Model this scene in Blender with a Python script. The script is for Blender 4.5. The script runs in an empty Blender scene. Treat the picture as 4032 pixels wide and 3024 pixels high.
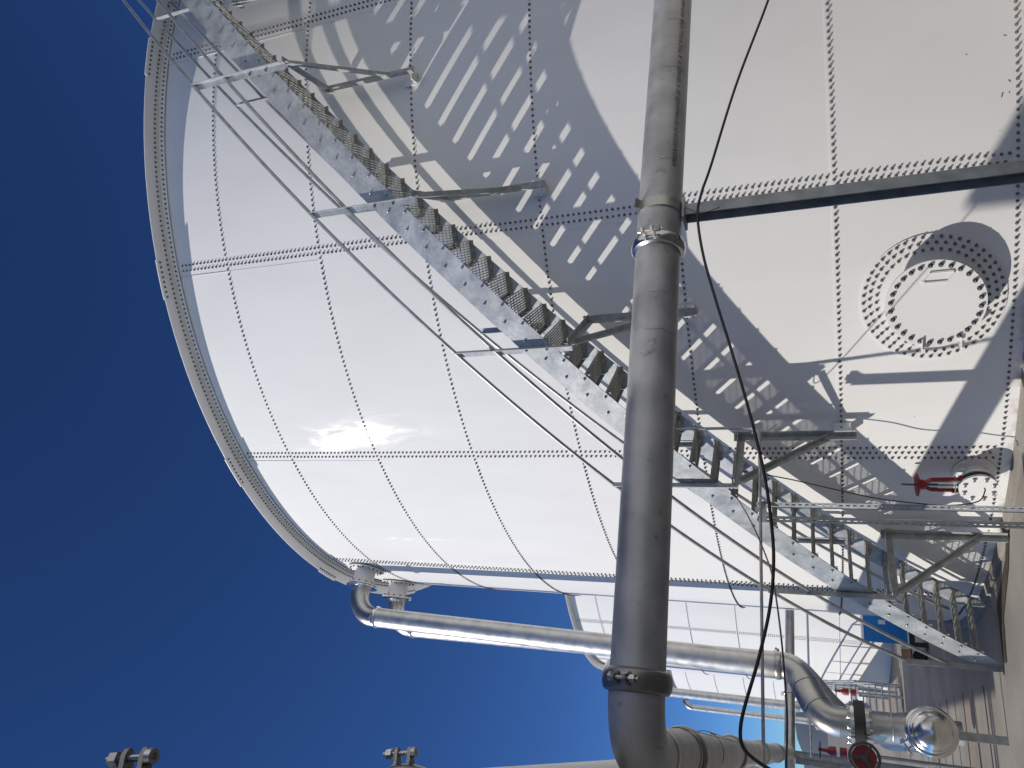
import bpy, math, random
from mathutils import Vector, Matrix
random.seed(7)
R_ = math.radians
scn = bpy.context.scene
COL = scn.collection

# ------------------------------------------------------------------ camera, sky, sun, exposure
CAM = Vector((0, 0, 1.6783))
FPX, PITCH, ROLL = 2916.2, 0.38179, -0.04382
fw = Vector((0, math.cos(PITCH), math.sin(PITCH)))
rt = Vector((1, 0, 0)); up = rt.cross(fw)
rt2 = rt * math.cos(ROLL) + up * math.sin(ROLL)
up2 = up * math.cos(ROLL) - rt * math.sin(ROLL)
cd = bpy.data.cameras.new('camera'); co = bpy.data.objects.new('camera', cd); COL.objects.link(co)
# the phone was held sideways: picture right is down in the place
X, Y, Z = -up2, rt2, -fw
m = Matrix(((X.x, Y.x, Z.x, CAM.x), (X.y, Y.y, Z.y, CAM.y), (X.z, Y.z, Z.z, CAM.z), (0, 0, 0, 1)))
co.matrix_world = m
cd.sensor_width = 36; cd.lens = FPX / 4032 * 36; cd.clip_start = 0.05; cd.clip_end = 5000
scn.camera = co
scn.render.resolution_x = 1024; scn.render.resolution_y = 768

SUN_EL, SUN_AZ = 33.8, -157.2
sd = Vector((math.cos(R_(SUN_EL)) * math.cos(R_(SUN_AZ)), math.cos(R_(SUN_EL)) * math.sin(R_(SUN_AZ)), math.sin(R_(SUN_EL))))
w = bpy.data.worlds.new('World'); scn.world = w; w.use_nodes = True
nt = w.node_tree; bg = nt.nodes['Background']
sky = nt.nodes.new('ShaderNodeTexSky'); sky.sky_type = 'NISHITA'; sky.sun_disc = False
sky.sun_elevation = R_(SUN_EL); sky.sun_rotation = math.atan2(sd.x, sd.y) % (2 * math.pi)
sky.altitude = 2500; sky.air_density = 1.0; sky.dust_density = 0.15; sky.ozone_density = 2.2
gm = nt.nodes.new('ShaderNodeGamma'); gm.inputs[1].default_value = 1.34      # clear mountain air: deeper blue overhead
tint = nt.nodes.new('ShaderNodeMix'); tint.data_type = 'RGBA'; tint.blend_type = 'MULTIPLY'; tint.inputs[0].default_value = 1; tint.inputs[7].default_value = (0.50, 0.72, 0.98, 1)
nt.links.new(sky.outputs[0], gm.inputs[0]); nt.links.new(gm.outputs[0], tint.inputs[6]); nt.links.new(tint.outputs[2], bg.inputs[0]); bg.inputs[1].default_value = 0.056
sl = bpy.data.lights.new('sun', 'SUN'); so = bpy.data.objects.new('sun', sl); COL.objects.link(so)
sl.energy = 3.5; sl.angle = R_(0.5); sl.color = (1.0, 0.94, 0.855)
so.rotation_euler = sd.to_track_quat('Z', 'Y').to_euler(); so.location = (-20, -10, 30)
scn.view_settings.view_transform = 'Standard'; scn.view_settings.look = 'None'
scn.view_settings.exposure = 0.18; scn.view_settings.gamma = 1
scn.render.engine = 'CYCLES'

# ------------------------------------------------------------------ materials
def mat(name, col, rough=0.5, metal=0.0, var=0.0, scale=6.0, bump=0.0, bscale=40.0, stretch=(1, 1, 1),
        rvar=0.0, coat=0.0, col2=None, spec=0.5, detail=4.0):
    M = bpy.data.materials.new(name); M.use_nodes = True
    n = M.node_tree.nodes; l = M.node_tree.links; b = n['Principled BSDF']
    b.inputs['Roughness'].default_value = rough; b.inputs['Metallic'].default_value = metal
    b.inputs['Specular IOR Level'].default_value = spec
    if coat: b.inputs['Coat Weight'].default_value = coat; b.inputs['Coat Roughness'].default_value = 0.12
    tc = n.new('ShaderNodeTexCoord'); mp = n.new('ShaderNodeMapping'); mp.inputs['Scale'].default_value = stretch
    l.new(tc.outputs['Object'], mp.inputs[0])
    ns = n.new('ShaderNodeTexNoise'); ns.inputs['Scale'].default_value = scale; ns.inputs['Detail'].default_value = detail
    l.new(mp.outputs[0], ns.inputs['Vector'])
    c = Vector(col)
    if var or col2:
        cr = n.new('ShaderNodeValToRGB')
        cr.color_ramp.elements[0].position = 0.32; cr.color_ramp.elements[1].position = 0.68
        a = c * (1 - var); d = Vector(col2) if col2 else c * (1 + var)
        cr.color_ramp.elements[0].color = (*a, 1); cr.color_ramp.elements[1].color = (*[min(v, 0.95) for v in d], 1)
        l.new(ns.outputs['Fac'], cr.inputs[0]); l.new(cr.outputs[0], b.inputs['Base Color'])
    else: b.inputs['Base Color'].default_value = (*c, 1)
    if rvar:
        mr = n.new('ShaderNodeMapRange'); mr.inputs[3].default_value = rough - rvar; mr.inputs[4].default_value = rough + rvar
        mr.inputs[1].default_value = 0.3; mr.inputs[2].default_value = 0.7
        l.new(ns.outputs['Fac'], mr.inputs[0]); l.new(mr.outputs[0], b.inputs['Roughness'])
    if bump:
        n2 = n.new('ShaderNodeTexNoise'); n2.inputs['Scale'].default_value = bscale; n2.inputs['Detail'].default_value = 3
        l.new(mp.outputs[0], n2.inputs['Vector'])
        bp = n.new('ShaderNodeBump'); bp.inputs['Strength'].default_value = bump; bp.inputs['Distance'].default_value = 0.01
        l.new(n2.outputs['Fac'], bp.inputs['Height']); l.new(bp.outputs[0], b.inputs['Normal'])
    return M

def stains(M, amt=.6, sc=11):
    n = M.node_tree.nodes; l = M.node_tree.links; b = n['Principled BSDF']; old = b.inputs['Base Color'].links[0].from_socket
    tc = n.new('ShaderNodeTexCoord'); a = n.new('ShaderNodeTexNoise'); a.inputs['Scale'].default_value = sc; a.inputs['Detail'].default_value = 10; a.inputs['Roughness'].default_value = .7; a.inputs['Distortion'].default_value = .6
    l.new(tc.outputs['Object'], a.inputs['Vector']); r = n.new('ShaderNodeMapRange'); r.inputs[1].default_value = .60; r.inputs[2].default_value = .68; r.inputs[3].default_value = 1; r.inputs[4].default_value = amt
    mx = n.new('ShaderNodeMix'); mx.data_type = 'RGBA'; mx.blend_type = 'MULTIPLY'; mx.inputs[0].default_value = 1
    l.new(a.outputs['Fac'], r.inputs[0]); l.new(old, mx.inputs[6]); l.new(r.outputs[0], mx.inputs[7]); l.new(mx.outputs[2], b.inputs['Base Color'])

def glossy_white():
    M = mat('white_coated_steel', (0.725, 0.72, 0.70), 0.7, var=0.022, scale=2.2, spec=0.08, stretch=(1, 1, .35), detail=8)
    n = M.node_tree.nodes; l = M.node_tree.links; b = n['Principled BSDF']
    b.inputs['Coat Weight'].default_value = 0.3; b.inputs['Coat Roughness'].default_value = 0.08
    tc = n.new('ShaderNodeTexCoord'); mp = n.new('ShaderNodeMapping'); mp.inputs['Scale'].default_value = (3.2, 3.2, 0.9)
    mp.inputs['Rotation'].default_value = (0.12, 0.1, 0)
    ns = n.new('ShaderNodeTexNoise'); ns.inputs['Scale'].default_value = 2.2; ns.inputs['Detail'].default_value = 7; ns.inputs['Distortion'].default_value = 0.8
    l.new(tc.outputs['Object'], mp.inputs[0]); l.new(mp.outputs[0], ns.inputs['Vector'])
    bp = n.new('ShaderNodeBump'); bp.inputs['Strength'].default_value = 0.1; bp.inputs['Distance'].default_value = 0.012
    l.new(ns.outputs['Fac'], bp.inputs['Height']); l.new(bp.outputs[0], b.inputs['Coat Normal'])
    mr = n.new('ShaderNodeMapRange'); mr.inputs[1].default_value = 0.35; mr.inputs[2].default_value = 0.65
    mr.inputs[3].default_value = 0.04; mr.inputs[4].default_value = 0.11
    l.new(ns.outputs['Fac'], mr.inputs[0]); l.new(mr.outputs[0], b.inputs['Coat Roughness'])
    # thin rust and dirt weeping along the lowest edge of the sheets
    sep = n.new('ShaderNodeSeparateXYZ'); l.new(tc.outputs['Object'], sep.inputs[0])
    hz = n.new('ShaderNodeMapRange'); hz.inputs[1].default_value = -0.02; hz.inputs[2].default_value = -0.16
    hz.inputs[3].default_value = 0; hz.inputs[4].default_value = 1; l.new(sep.outputs['Z'], hz.inputs[0])
    n3 = n.new('ShaderNodeTexNoise'); n3.inputs['Scale'].default_value = 9; n3.inputs['Detail'].default_value = 6
    l.new(tc.outputs['Object'], n3.inputs['Vector'])
    r3 = n.new('ShaderNodeMapRange'); r3.inputs[1].default_value = 0.46; r3.inputs[2].default_value = 0.62; l.new(n3.outputs['Fac'], r3.inputs[0])
    mu = n.new('ShaderNodeMath'); mu.operation = 'MULTIPLY'; l.new(hz.outputs[0], mu.inputs[0]); l.new(r3.outputs[0], mu.inputs[1])
    mx = n.new('ShaderNodeMix'); mx.data_type = 'RGBA'; mx.inputs[7].default_value = (0.36, 0.22, 0.12, 1)
    old = b.inputs['Base Color'].links[0].from_socket
    l.new(mu.outputs[0], mx.inputs[0]); l.new(old, mx.inputs[6]); l.new(mx.outputs[2], b.inputs['Base Color'])
    return M

WHITE = glossy_white()
EAVE = mat('white_painted_angle', (0.80, 0.80, 0.79), 0.5, var=0.02, scale=3)
BOLT = mat('bolt_cap', (0.15, 0.135, 0.14), 0.42, 0.25, var=0.35, scale=25)
GALV = mat('galvanised_steel', (0.36, 0.385, 0.40), 0.5, 0.35, var=0.10, scale=7, rvar=0.07, bump=0.04, bscale=60, detail=12, col2=(0.47, 0.495, 0.51))
GALVD = mat('weathered_galvanised_steel', (0.33, 0.345, 0.335), 0.55, 0.2, var=0.15, scale=14, col2=(0.43, 0.445, 0.43), bump=0.04)
def mottle(M):
    n = M.node_tree.nodes; l = M.node_tree.links; b = n['Principled BSDF']; old = b.inputs['Base Color'].links[0].from_socket
    tc = n.new('ShaderNodeTexCoord'); a = n.new('ShaderNodeTexNoise'); a.inputs['Scale'].default_value = 2.3; a.inputs['Detail'].default_value = 9; a.inputs['Roughness'].default_value = .65; a.inputs['Distortion'].default_value = 1.6
    l.new(tc.outputs['Object'], a.inputs['Vector']); r = n.new('ShaderNodeMapRange'); r.inputs[1].default_value = .38; r.inputs[2].default_value = .62; r.inputs[3].default_value = .84; r.inputs[4].default_value = 1.08
    v = n.new('ShaderNodeTexVoronoi'); v.inputs['Scale'].default_value = 55; l.new(tc.outputs['Object'], v.inputs['Vector'])
    sp = n.new('ShaderNodeSeparateColor'); l.new(v.outputs['Color'], sp.inputs[0]); r2 = n.new('ShaderNodeMapRange'); r2.inputs[3].default_value = .9; r2.inputs[4].default_value = 1.08; l.new(sp.outputs[0], r2.inputs[0])
    l.new(a.outputs['Fac'], r.inputs[0]); mm = n.new('ShaderNodeMath'); mm.operation = 'MULTIPLY'; l.new(r.outputs[0], mm.inputs[0]); l.new(r2.outputs[0], mm.inputs[1])
    mx = n.new('ShaderNodeMix'); mx.data_type = 'RGBA'; mx.blend_type = 'MULTIPLY'; mx.inputs[0].default_value = 1
    l.new(old, mx.inputs[6]); l.new(mm.outputs[0], mx.inputs[7]); l.new(mx.outputs[2], b.inputs['Base Color'])
mottle(GALV)
TREAD = mat('galvanised_grating', (0.29, 0.295, 0.28), 0.55, 0.3, var=0.2, scale=20, col2=(0.36, 0.36, 0.34))
RAILM = mat('galvanised_tube', (0.36, 0.37, 0.37), 0.38, 0.7, var=0.1, scale=12, col2=(0.46, 0.47, 0.47))
SS = mat('mill_finish_stainless', (0.40, 0.395, 0.375), 0.36, 0.95, var=0.10, scale=5, rvar=0.06, stretch=(1, 1, 1), bump=0.03, bscale=30, col2=(0.50, 0.49, 0.465), detail=8)
SSD = mat('dull_pickled_stainless', (0.43, 0.43, 0.415), 0.5, 0.5, var=0.2, scale=6, rvar=0.06, bump=0.03, bscale=25, col2=(0.54, 0.535, 0.515), detail=9)
SSL = mat('brushed_stainless', (0.55, 0.535, 0.50), 0.43, 0.8, var=0.08, scale=7, rvar=0.06, bump=0.03, bscale=25, col2=(0.68, 0.66, 0.615))
CAST = mat('cast_stainless', (0.26, 0.255, 0.24), 0.42, 0.9, var=0.15, scale=8)
SSH = mat('polished_stainless', (0.62, 0.61, 0.59), 0.2, 1.0, var=0.05)
SHINE = mat('bright_bolt_steel', (0.45, 0.45, 0.43), 0.32, 1.0)
INK = mat('black_ink', (0.035, 0.035, 0.04), 0.6)
RUBBER = mat('black_rubber', (0.018, 0.018, 0.02), 0.45, var=0.1)
CABLE = mat('black_cable', (0.012, 0.011, 0.016), 0.38)
RED = mat('red_enamel', (0.24, 0.016, 0.014), 0.38, var=0.15, scale=12)
RUSTY = mat('rusty_steel', (0.22, 0.10, 0.05), 0.8, var=0.3, scale=18)
BLUE = mat('blue_plastic', (0.015, 0.20, 0.55), 0.45, var=0.1, scale=3)
PAPER = mat('white_label', (0.75, 0.75, 0.72), 0.6)
stains(SSD); stains(SS, .72, 14); stains(SSL, .78, 9); stains(RED, .6, 20)
FRAMEB = mat('dark_painted_steel', (0.03, 0.03, 0.032), 0.5)
TAN = mat('tan_cardboard', (0.45, 0.27, 0.15), 0.8, var=0.15)
PUMPW = mat('pale_render', (0.55, 0.52, 0.46), 0.8, var=0.05, scale=2)

def concrete():
    M = bpy.data.materials.new('stained_concrete'); M.use_nodes = True
    n = M.node_tree.nodes; l = M.node_tree.links; b = n['Principled BSDF']; b.inputs['Roughness'].default_value = 0.85
    tc = n.new('ShaderNodeTexCoord')
    def noise(s, d=5, dist=0.0):
        a = n.new('ShaderNodeTexNoise'); a.inputs['Scale'].default_value = s; a.inputs['Detail'].default_value = d
        a.inputs['Distortion'].default_value = dist; l.new(tc.outputs['Object'], a.inputs['Vector']); return a
    n1 = noise(0.9, 6, .3); cr = n.new('ShaderNodeValToRGB'); cr.color_ramp.elements[0].position = 0.3; cr.color_ramp.elements[1].position = 0.72
    cr.color_ramp.elements[0].color = (0.215, 0.198, 0.172, 1); cr.color_ramp.elements[1].color = (0.325, 0.303, 0.268, 1); l.new(n1.outputs['Fac'], cr.inputs[0])
    n2 = noise(0.55, 5, .5); r2 = n.new('ShaderNodeMapRange'); r2.inputs[1].default_value = 0.56; r2.inputs[2].default_value = 0.72; r2.inputs[4].default_value = 0.7
    l.new(n2.outputs['Fac'], r2.inputs[0]); mx = n.new('ShaderNodeMix'); mx.data_type = 'RGBA'; mx.inputs[7].default_value = (0.30, 0.17, 0.085, 1)
    l.new(r2.outputs[0], mx.inputs[0]); l.new(cr.outputs[0], mx.inputs[6])
    n3 = noise(45, 4); r3 = n.new('ShaderNodeMapRange'); r3.inputs[1].default_value = 0.3; r3.inputs[2].default_value = 0.7; r3.inputs[3].default_value = 0.86; r3.inputs[4].default_value = 1.1
    l.new(n3.outputs['Fac'], r3.inputs[0]); m2 = n.new('ShaderNodeMix'); m2.data_type = 'RGBA'; m2.blend_type = 'MULTIPLY'; m2.inputs[0].default_value = 1
    l.new(mx.outputs[2], m2.inputs[6]); l.new(r3.outputs[0], m2.inputs[7]); l.new(m2.outputs[2], b.inputs['Base Color'])
    bp = n.new('ShaderNodeBump'); bp.inputs['Strength'].default_value = 0.3; bp.inputs['Distance'].default_value = 0.005
    l.new(n3.outputs['Fac'], bp.inputs['Height']); l.new(bp.outputs[0], b.inputs['Normal'])
    return M
CONC = concrete()
JOINT = mat('dark_joint', (0.055, 0.042, 0.032), 0.9, var=0.3, scale=8)
HILL = mat('haze_blue_hills', (0.10, 0.12, 0.15), 0.95, var=0.15, scale=0.01)  # blue-grey base colour stands in for the haze of distance

# ------------------------------------------------------------------ mesh building
class B:
    def __init__(s): s.v = []; s.f = []; s.sm = []
    def add(s, vs, fs, smooth=False):
        o = len(s.v); s.v += [tuple(v) for v in vs]; s.f += [tuple(i + o for i in f) for f in fs]
        s.sm += ([smooth] * len(fs) if isinstance(smooth, bool) else smooth); return s
    def box(s, c, ax, ay, az, sx, sy, sz):
        c = Vector(c); ax = Vector(ax).normalized() * sx / 2; ay = Vector(ay).normalized() * sy / 2; az = Vector(az).normalized() * sz / 2
        vs = [c + a * ax + b_ * ay + d * az for a in (-1, 1) for b_ in (-1, 1) for d in (-1, 1)]
        return s.add(vs, [(0, 1, 3, 2), (4, 6, 7, 5), (0, 4, 5, 1), (2, 3, 7, 6), (0, 2, 6, 4), (1, 5, 7, 3)])
    def bar(s, p0, p1, side, w_, t_):       # rectangular bar, 'side' gives the direction of width
        p0 = Vector(p0); p1 = Vector(p1); d = (p1 - p0); L = d.length; d.normalize()
        sv = Vector(side); sv = (sv - d * sv.dot(d)).normalized(); q = d.cross(sv)
        return s.box((p0 + p1) / 2, d, sv, q, L, w_, t_)
    def angle(s, p0, p1, u, v, leg=0.06, t=0.006):     # L section, legs along u and v from the heel line p0-p1
        p0 = Vector(p0); p1 = Vector(p1); d = (p1 - p0).normalized(); u = Vector(u); u = (u - d * u.dot(d)).normalized()
        v = Vector(v); v = (v - d * v.dot(d)).normalized()
        prof = [(0, 0), (leg, 0), (leg, t), (t, t), (t, leg), (0, leg)]
        return s.prism(p0, p1, [u * a + v * b_ for a, b_ in prof])
    def channel(s, p0, p1, u, v, wd=0.08, fl=0.04, t=0.006):   # web along u (centred), flanges along v
        p0 = Vector(p0); p1 = Vector(p1); d = (p1 - p0).normalized(); u = Vector(u); u = (u - d * u.dot(d)).normalized()
        v = Vector(v); v = (v - d * v.dot(d)).normalized(); h = wd / 2
        prof = [(-h, 0), (h, 0), (h, fl), (h - t, fl), (h - t, t), (-h + t, t), (-h + t, fl), (-h, fl)]
        return s.prism(p0, p1, [u * a + v * b_ for a, b_ in prof])
    def prism(s, p0, p1, offs):
        n = len(offs); vs = [Vector(p0) + o for o in offs] + [Vector(p1) + o for o in offs]
        fs = [(i, (i + 1) % n, n + (i + 1) % n, n + i) for i in range(n)] + [tuple(range(n))[::-1], tuple(range(n, 2 * n))]
        return s.add(vs, fs)
    def lathe(s, o, axis, prof, seg=24, smooth=True, cap0=True, cap1=True):   # prof: (along, radius)
        o = Vector(o); a = Vector(axis).normalized(); u = a.orthogonal().normalized(); v = a.cross(u); vs = []; fs = []; sm = []
        for (h, r) in prof:
            for k in range(seg):
                t = 2 * math.pi * k / seg; vs.append(o + a * h + (u * math.cos(t) + v * math.sin(t)) * r)
        for j in range(len(prof) - 1):
            dh = abs(prof[j + 1][0] - prof[j][0]); dr = abs(prof[j + 1][1] - prof[j][1])
            for k in range(seg):
                k2 = (k + 1) % seg; fs.append((j * seg + k, j * seg + k2, (j + 1) * seg + k2, (j + 1) * seg + k)); sm.append(smooth)
        if cap0: fs.append(tuple(range(seg))[::-1]); sm.append(False)
        if cap1: fs.append(tuple(range((len(prof) - 1) * seg, len(prof) * seg))); sm.append(False)
        return s.add(vs, fs, sm)
    def hard(s, o, axis, prof, seg=24):      # lathe with separate rings so edges stay crisp
        for i in range(len(prof) - 1):
            s.lathe(o, axis, prof[i:i + 2], seg, True, i == 0, i == len(prof) - 2)
        return s
    def cyl(s, p0, p1, r, seg=16, caps=True):
        p0 = Vector(p0); d = Vector(p1) - p0; return s.lathe(p0, d, [(0, r), (d.length, r)], seg, True, caps, caps)
    def tube(s, pts, r, seg=12, caps=True):
        pts = [Vector(p) for p in pts]; n = len(pts); vs = []; fs = []; sm = []
        t = (pts[1] - pts[0]).normalized(); u = t.orthogonal().normalized()
        for i, p in enumerate(pts):
            t = ((pts[min(i + 1, n - 1)] - p).normalized() + (p - pts[max(i - 1, 0)]).normalized()).normalized()
            u = (u - t * u.dot(t)).normalized(); v = t.cross(u); rr = r[i] if isinstance(r, (list, tuple)) else r
            for k in range(seg):
                a = 2 * math.pi * k / seg; vs.append(p + (u * math.cos(a) + v * math.sin(a)) * rr)
        for i in range(n - 1):
            for k in range(seg):
                k2 = (k + 1) % seg; fs.append((i * seg + k, i * seg + k2, (i + 1) * seg + k2, (i + 1) * seg + k)); sm.append(True)
        if caps: fs += [tuple(range(seg))[::-1], tuple(range((n - 1) * seg, n * seg))]; sm += [False, False]
        return s.add(vs, fs, sm)
    def bolt(s, p, n_, r=0.011, h=0.022, seg=6, wash=1.35):
        return s.lathe(p, n_, [(-0.002, r * wash), (h * .22, r * wash), (h * .25, r), (h * .8, r * .82), (h, r * .45)], seg, False, False, True)
    def torus(s, c, axis, R0, r0, seg=32, rs=10):
        c = Vector(c); a = Vector(axis).normalized(); u = a.orthogonal().normalized(); v = a.cross(u)
        pts = [c + (u * math.cos(2 * math.pi * k / seg) + v * math.sin(2 * math.pi * k / seg)) * R0 for k in range(seg)]
        vs = []; fs = []
        for k, p in enumerate(pts):
            d = (p - c).normalized()
            for j in range(rs):
                t = 2 * math.pi * j / rs; vs.append(p + (d * math.cos(t) + a * math.sin(t)) * r0)
        for k in range(seg):
            for j in range(rs):
                k2 = (k + 1) % seg; j2 = (j + 1) % rs; fs.append((k * rs + j, k2 * rs + j, k2 * rs + j2, k * rs + j2))
        return s.add(vs, fs, True)
    keep = False
    def out(s, name, material, parent=None, loc=None):
        me = bpy.data.meshes.new(name); o0 = Vector(loc) if loc is not None else Vector((0, 0, 0))
        me.from_pydata([Vector(v) - o0 for v in s.v], [], s.f); me.update()
        for p, q in zip(me.polygons, s.sm): p.use_smooth = q
        import bmesh as bm_
        if not s.keep:
            bm = bm_.new(); bm.from_mesh(me); bm_.ops.recalc_face_normals(bm, faces=bm.faces); bm.to_mesh(me); bm.free()
            me.set_sharp_from_angle(angle=R_(38))
        me.materials.append(material)
        o = bpy.data.objects.new(name, me); COL.objects.link(o)
        if parent is not None: o.parent = parent
        elif loc is not None: o.location = o0
        return o

def tag(o, label=None, cat=None, group=None, kind=None):
    if label: o['label'] = label
    if cat: o['category'] = cat
    if group: o['group'] = group
    if kind: o['kind'] = kind
    return o
def thing(name, label, cat, loc=(0, 0, 0), group=None):
    # the Empty stands at the base of the thing; parts are built in world coordinates and pulled back
    o = bpy.data.objects.new(name, None); COL.objects.link(o); o.location = loc; o.empty_display_size = 0.2
    return tag(o, label, cat, group)
def part(b, name, material, parent):
    o = b.out(name, material)
    base = Vector(parent.location); q = parent.parent
    while q is not None: base += Vector(q.location); q = q.parent
    for v in o.data.vertices: v.co -= base
    o.parent = parent
    return o
BPROTO = {}
def bolts_out(name, L, material, parent, r=0.011, h=0.022, seg=7, limit=100, maker=None):
    """every bolt an object of its own (shared mesh); past the limit the rest are one object"""
    key = (name, r, h, seg)
    if key not in BPROTO:
        pb = B(); (maker(pb) if maker else pb.bolt((0, 0, 0), (0, 0, 1), r, h, seg)); o = pb.out(name, material); BPROTO[key] = o.data; bpy.data.objects.remove(o)
    base = Vector((0, 0, 0)); q = parent
    while q is not None: base += Vector(q.location); q = q.parent
    for p_, n_ in L[:limit]:
        o = bpy.data.objects.new(name, BPROTO[key]); COL.objects.link(o); o.parent = parent
        n_ = Vector(n_).normalized(); o.location = Vector(p_) - base; o.rotation_mode = 'QUATERNION'; o.rotation_quaternion = n_.to_track_quat('Z', 'Y')
    if len(L) > limit:
        b_ = B()
        for p_, n_ in L[limit:]: b_.bolt(p_, n_, r, h, seg)
        tag(part(b_, name + '_field', material, parent), kind='stuff')
def kids(o): return [c for c in bpy.data.objects if c.parent == o]
def copy_tree(o, loc=None, parent=None):
    c = o.copy(); COL.objects.link(c)
    if parent is not None: c.parent = parent
    if loc is not None: c.location = loc
    for ch in kids(o): copy_tree(ch, None, c)
    return c

# ------------------------------------------------------------------ tank frame
CX, CY, RT = 3.0498, 14.1908, 7.0116
PHI0 = math.degrees(-1.37532)
GZ = -0.15
C2 = (-3.81, 28.75, -0.22); C3 = (-10.67, 43.31, -0.3)
def cp(phi, r, z, c=(CX, CY)): a = R_(phi); return Vector((c[0] + r * math.cos(a), c[1] + r * math.sin(a), z))
def nr(phi): a = R_(phi); return Vector((math.cos(a), math.sin(a), 0))
def tn(phi): a = R_(phi); return Vector((-math.sin(a), math.cos(a), 0))
UZ = Vector((0, 0, 1))
LD = Vector((-0.4255, 0.905, 0)).normalized()      # direction of the row of tanks
AD = Vector((-0.905, -0.4255, 0)).normalized()     # direction of the front pipe, towards the left
ZTOP = 9.29

def shell_mesh(bot=-0.17, segs=16):
    b = B(); b.keep = True
    zs = [bot] + [1.4 * k + 0.03 for k in range(1, 7)] + [ZTOP]
    for k in range(7):
        z0, z1 = zs[k] - (0.0 if k == 0 else 0.05), zs[k + 1]
        for i in range(16):
            # every sheet tucks its right edge under its neighbour
            pa = PHI0 - 22.5 * (i + 1) - 0.85; pb = PHI0 - 22.5 * i
            vs = []; fs = []
            for j in range(segs + 1):
                t = j / segs; ph = pa + (pb - pa) * t; r = RT + 0.012 - 0.004 * k + 0.004 * (1 - t)
                r += 0.006 * math.sin(math.pi * t) * 0.5
                vs += [cp(ph, r, z0), cp(ph, r, z1), cp(ph, r - 0.006, z1)]
            for j in range(segs):
                a = 3 * j; fs += [(a, a + 3, a + 4, a + 1), (a + 1, a + 4, a + 5, a + 2)]
            sm = [True, False] * segs
            vs += [cp(pa, RT, z0), cp(pa, RT, z1)]; n = len(vs); fs.append((0, n - 2, n - 1, 1)); sm.append(False)
            b.add(vs, fs, sm)
    return b
def shell_r(phi, z):
    k = max(0, min(6, int((z - 0.03) / 1.4)))
    return RT + 0.014 - 0.004 * k
def bolt_list(full=False):
    L = []
    lo, hi = (-200, -60) if not full else (-200, -60)
    n = int((hi - lo) / 0.5)
    for k in range(0, 7):
        for i in range(n):
            ph = lo + 0.5 * i; L.append((ph, 1.4 * k))
    for s in range(0, 6):
        ph = PHI0 - 22.5 * s
        for k in range(7):
            rows = (0.0, 0.033 * 2, -0.033 * 2) if k < 2 else (0.034, -0.034)
            z0 = 1.4 * k; z1 = 1.4 * (k + 1) if k < 6 else 9.18; m_ = 24 if k < 6 else 13
            for q, off in enumerate(rows):
                for j in range(1, m_):
                    z = z0 + (z1 - z0) * (j + (0.5 if q == 0 and k < 2 else 0)) / m_
                    L.append((ph + math.degrees(off / RT), z))
    return L

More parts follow.
